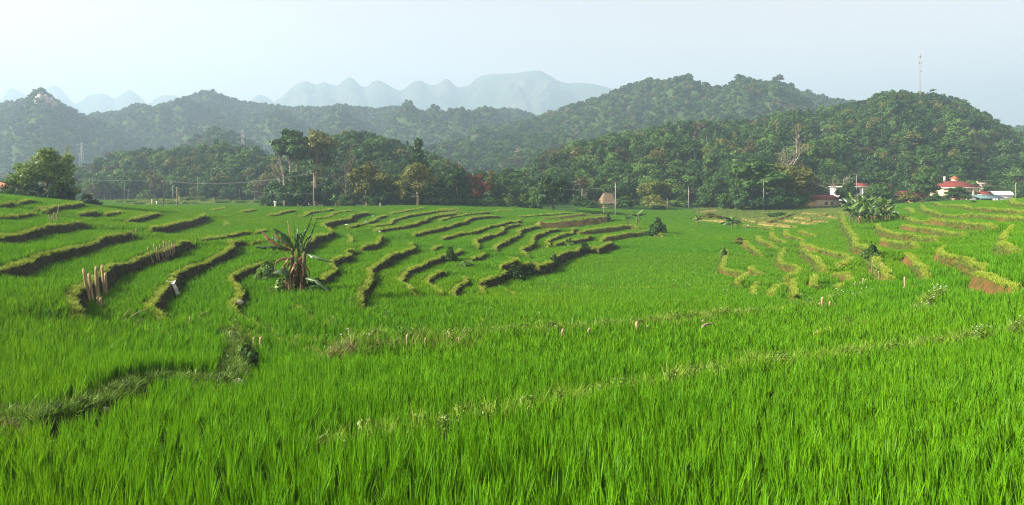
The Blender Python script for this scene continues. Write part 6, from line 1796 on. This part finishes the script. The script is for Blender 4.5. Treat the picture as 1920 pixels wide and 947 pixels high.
# ------------------------------------------------------------------ weeds along the near dykes
def weed_src(flower, seed):
    r = np.random.default_rng(seed)
    P = []; Nn = []; n = 90
    a = r.random(n) * 6.28; rr = .16 * np.sqrt(r.random(n)); z = .34 * r.random(n)
    pos = np.stack([rr * np.cos(a), rr * np.sin(a), z], -1)
    v, q = leaf_quads(r, pos, np.stack([np.cos(a) * .4, np.sin(a) * .4, np.ones(n)], -1), .042, 1.7)
    b = MB()
    for k in range(5):
        aa = r.random() * 6.28; b.tube([(0, 0, 0), (.05 * math.cos(aa), .05 * math.sin(aa), .2), (.13 * math.cos(aa), .13 * math.sin(aa), .36 + .14 * flower)], .004, 3, cap=False)
        if flower:
            c = (.13 * math.cos(aa), .13 * math.sin(aa), .5); b.sphere(c, (.013, .013, .008), 6, 4)
    bv = np.concatenate(b.v); fl = [np.vstack([q, np.concatenate(b.q) + len(v)])]
    if b.t: fl.append(np.concatenate(b.t) + len(v))
    me = new_mesh("weed", np.vstack([v, bv]), fl)
    me.materials.append(M_weed); me.materials.append(M_white)
    if flower:
        k = len(me.polygons); c = np.zeros(k * 3); me.polygons.foreach_get("center", c); c = c.reshape(-1, 3)
        mi = (c[:, 2] > .485).astype(np.int32); me.polygons.foreach_set("material_index", mi)
    return me
M_weedd = mat_leaf('ditch_weed_leaf', (.035, .08, .012), (.10, .16, .025), .3)
ws = [weed_src(0, 1), weed_src(0, 2), weed_src(0, 3), weed_src(1, 4), weed_src(1, 5)]
wd = [weed_src(0, 11), weed_src(0, 12)]
for m in wd: m.materials[0] = M_weedd
ws += wd
P = []; S = []; I = []
DITCH = [i for i, l in enumerate(LINES) if l[0] == 'P' and l[3][0] == (-80, 790)][0]
for e in EDGES:
    if e.kind not in (WEED, FLAT): continue
    ditch = e is EDGES[DITCH]
    n = int(e.len * (10 if ditch else 7 if e.kind == WEED else 1.5))
    t = wrng_t = orng.random(n) * e.len
    x = np.interp(t, e.s, e.p[:, 0]); y = np.interp(t, e.s, e.p[:, 1]); tx = np.interp(t, e.s, e.t[:, 0]); ty = np.interp(t, e.s, e.t[:, 1])
    o_ = orng.normal(.08, .22, n); keep = vnoise(t * .7, t * 0, 55) > .25
    P.append(np.stack([x - ty * o_, y + tx * o_], -1)[keep]); S.append(((.7 + .8 * orng.random(n)) * (.45 if ditch else .8))[keep])
    fl = vnoise(t * .35, t * 0 + 2, 66) > .6
    if ditch: I.append(orng.integers(5, 7, n)[keep])
    else: I.append(np.where(fl & (orng.random(n) < .3) & (not ditch), orng.integers(3, 5, n), orng.integers(0, 3, n))[keep])
P = np.concatenate(P); S = np.concatenate(S); I = np.concatenate(I); n = len(P)
scatter("weeds", np.column_stack([P, ground(P[:, 0], P[:, 1]) - .01]), np.stack([orng.normal(0, .15, n), orng.normal(0, .15, n), orng.random(n) * 6.28], -1), S, I, ws, "leafy weeds with small white flowers on the near dykes", "weeds")
# rank grass filling the ditch
e = EDGES[DITCH]; n = int(e.len * 34); t = orng.random(n) * e.len
x = np.interp(t, e.s, e.p[:, 0]); y = np.interp(t, e.s, e.p[:, 1]); tx = np.interp(t, e.s, e.t[:, 0]); ty = np.interp(t, e.s, e.t[:, 1]); o_ = orng.uniform(-.42, .4, n)
X = x - ty * o_; Y = y + tx * o_
M_ditchg = mat_leaf('ditch_grass_leaf', (.06, .14, .010), (.17, .27, .03), .3)
dgs = [new_mesh("ditch_grass_%d" % i, *blade_set(orng, 22, .22, .1, .8, .012, 3, .11, .8), M_ditchg) for i in range(3)]
scatter("ditch_grass", np.column_stack([X, Y, ground(X, Y) - .01]), np.stack([orng.normal(0, .3, n), orng.normal(0, .3, n), orng.random(n) * 6.28], -1), .6 + .8 * orng.random(n), orng.integers(0, 3, n), dgs, "rank green grass in the shallow ditch, near left", "grass")
# tall yellowish grass standing on the near dykes
M_dykeg = mat_leaf('dyke_grass_leaf', (.085, .19, .012), (.24, .33, .035), .3)
dg = [new_mesh("dyke_grass_%d" % i, *blade_set(orng, 26, .46, .1, .4, .014, 3, .12, .4), M_dykeg) for i in range(3)]
P = []
for e in EDGES:
    if e.kind != WEED or e is EDGES[DITCH]: continue
    n = int(e.len * 13); t = orng.random(n) * e.len
    x = np.interp(t, e.s, e.p[:, 0]); y = np.interp(t, e.s, e.p[:, 1]); tx = np.interp(t, e.s, e.t[:, 0]); ty = np.interp(t, e.s, e.t[:, 1])
    o_ = orng.normal(.04, .16, n); keep = vnoise(t * .5, t * 0, 33) > .15
    P.append(np.stack([x - ty * o_, y + tx * o_], -1)[keep])
P = np.concatenate(P); n = len(P)
scatter("dyke_grass", np.column_stack([P, ground(P[:, 0], P[:, 1]) - .01]), np.stack([orng.normal(0, .2, n), orng.normal(0, .2, n), orng.random(n) * 6.28], -1), .65 + .5 * orng.random(n), orng.integers(0, 3, n), dg, "light green grass standing along the near dykes", "grass")
# dry straw on the near dyke
v, q = blade_set(orng, 26, .3, .1, 1.6, .012, 2, .16, 1.2); M_straw = mat_leaf("dry_straw", (.15, .10, .045), (.32, .23, .11), .2); straw = new_mesh("straw", v, q, M_straw)
P = []
for (x0, x1, y0, y1, n) in [(612, 690, 682, 655, 70), (690, 870, 657, 652, 70), (1255, 1345, 617, 607, 30), (1520, 1575, 583, 578, 26)]:
    for k in range(n):
        t = orng.random(); px = x0 + (x1 - x0) * t; py = y0 + (y1 - y0) * t
        x, y, z = ghit(px, py, .1); P.append((x + orng.normal(0, .15), y + orng.normal(0, .18)))
P = np.array(P); n = len(P)
scatter("straw", np.column_stack([P, ground(P[:, 0], P[:, 1])]), np.stack([orng.normal(0, .5, n), orng.normal(0, .5, n), orng.random(n) * 6.28], -1), .6 + .8 * orng.random(n), np.zeros(n, int), [straw], "dry brown straw heaped along the near dyke", "straw")
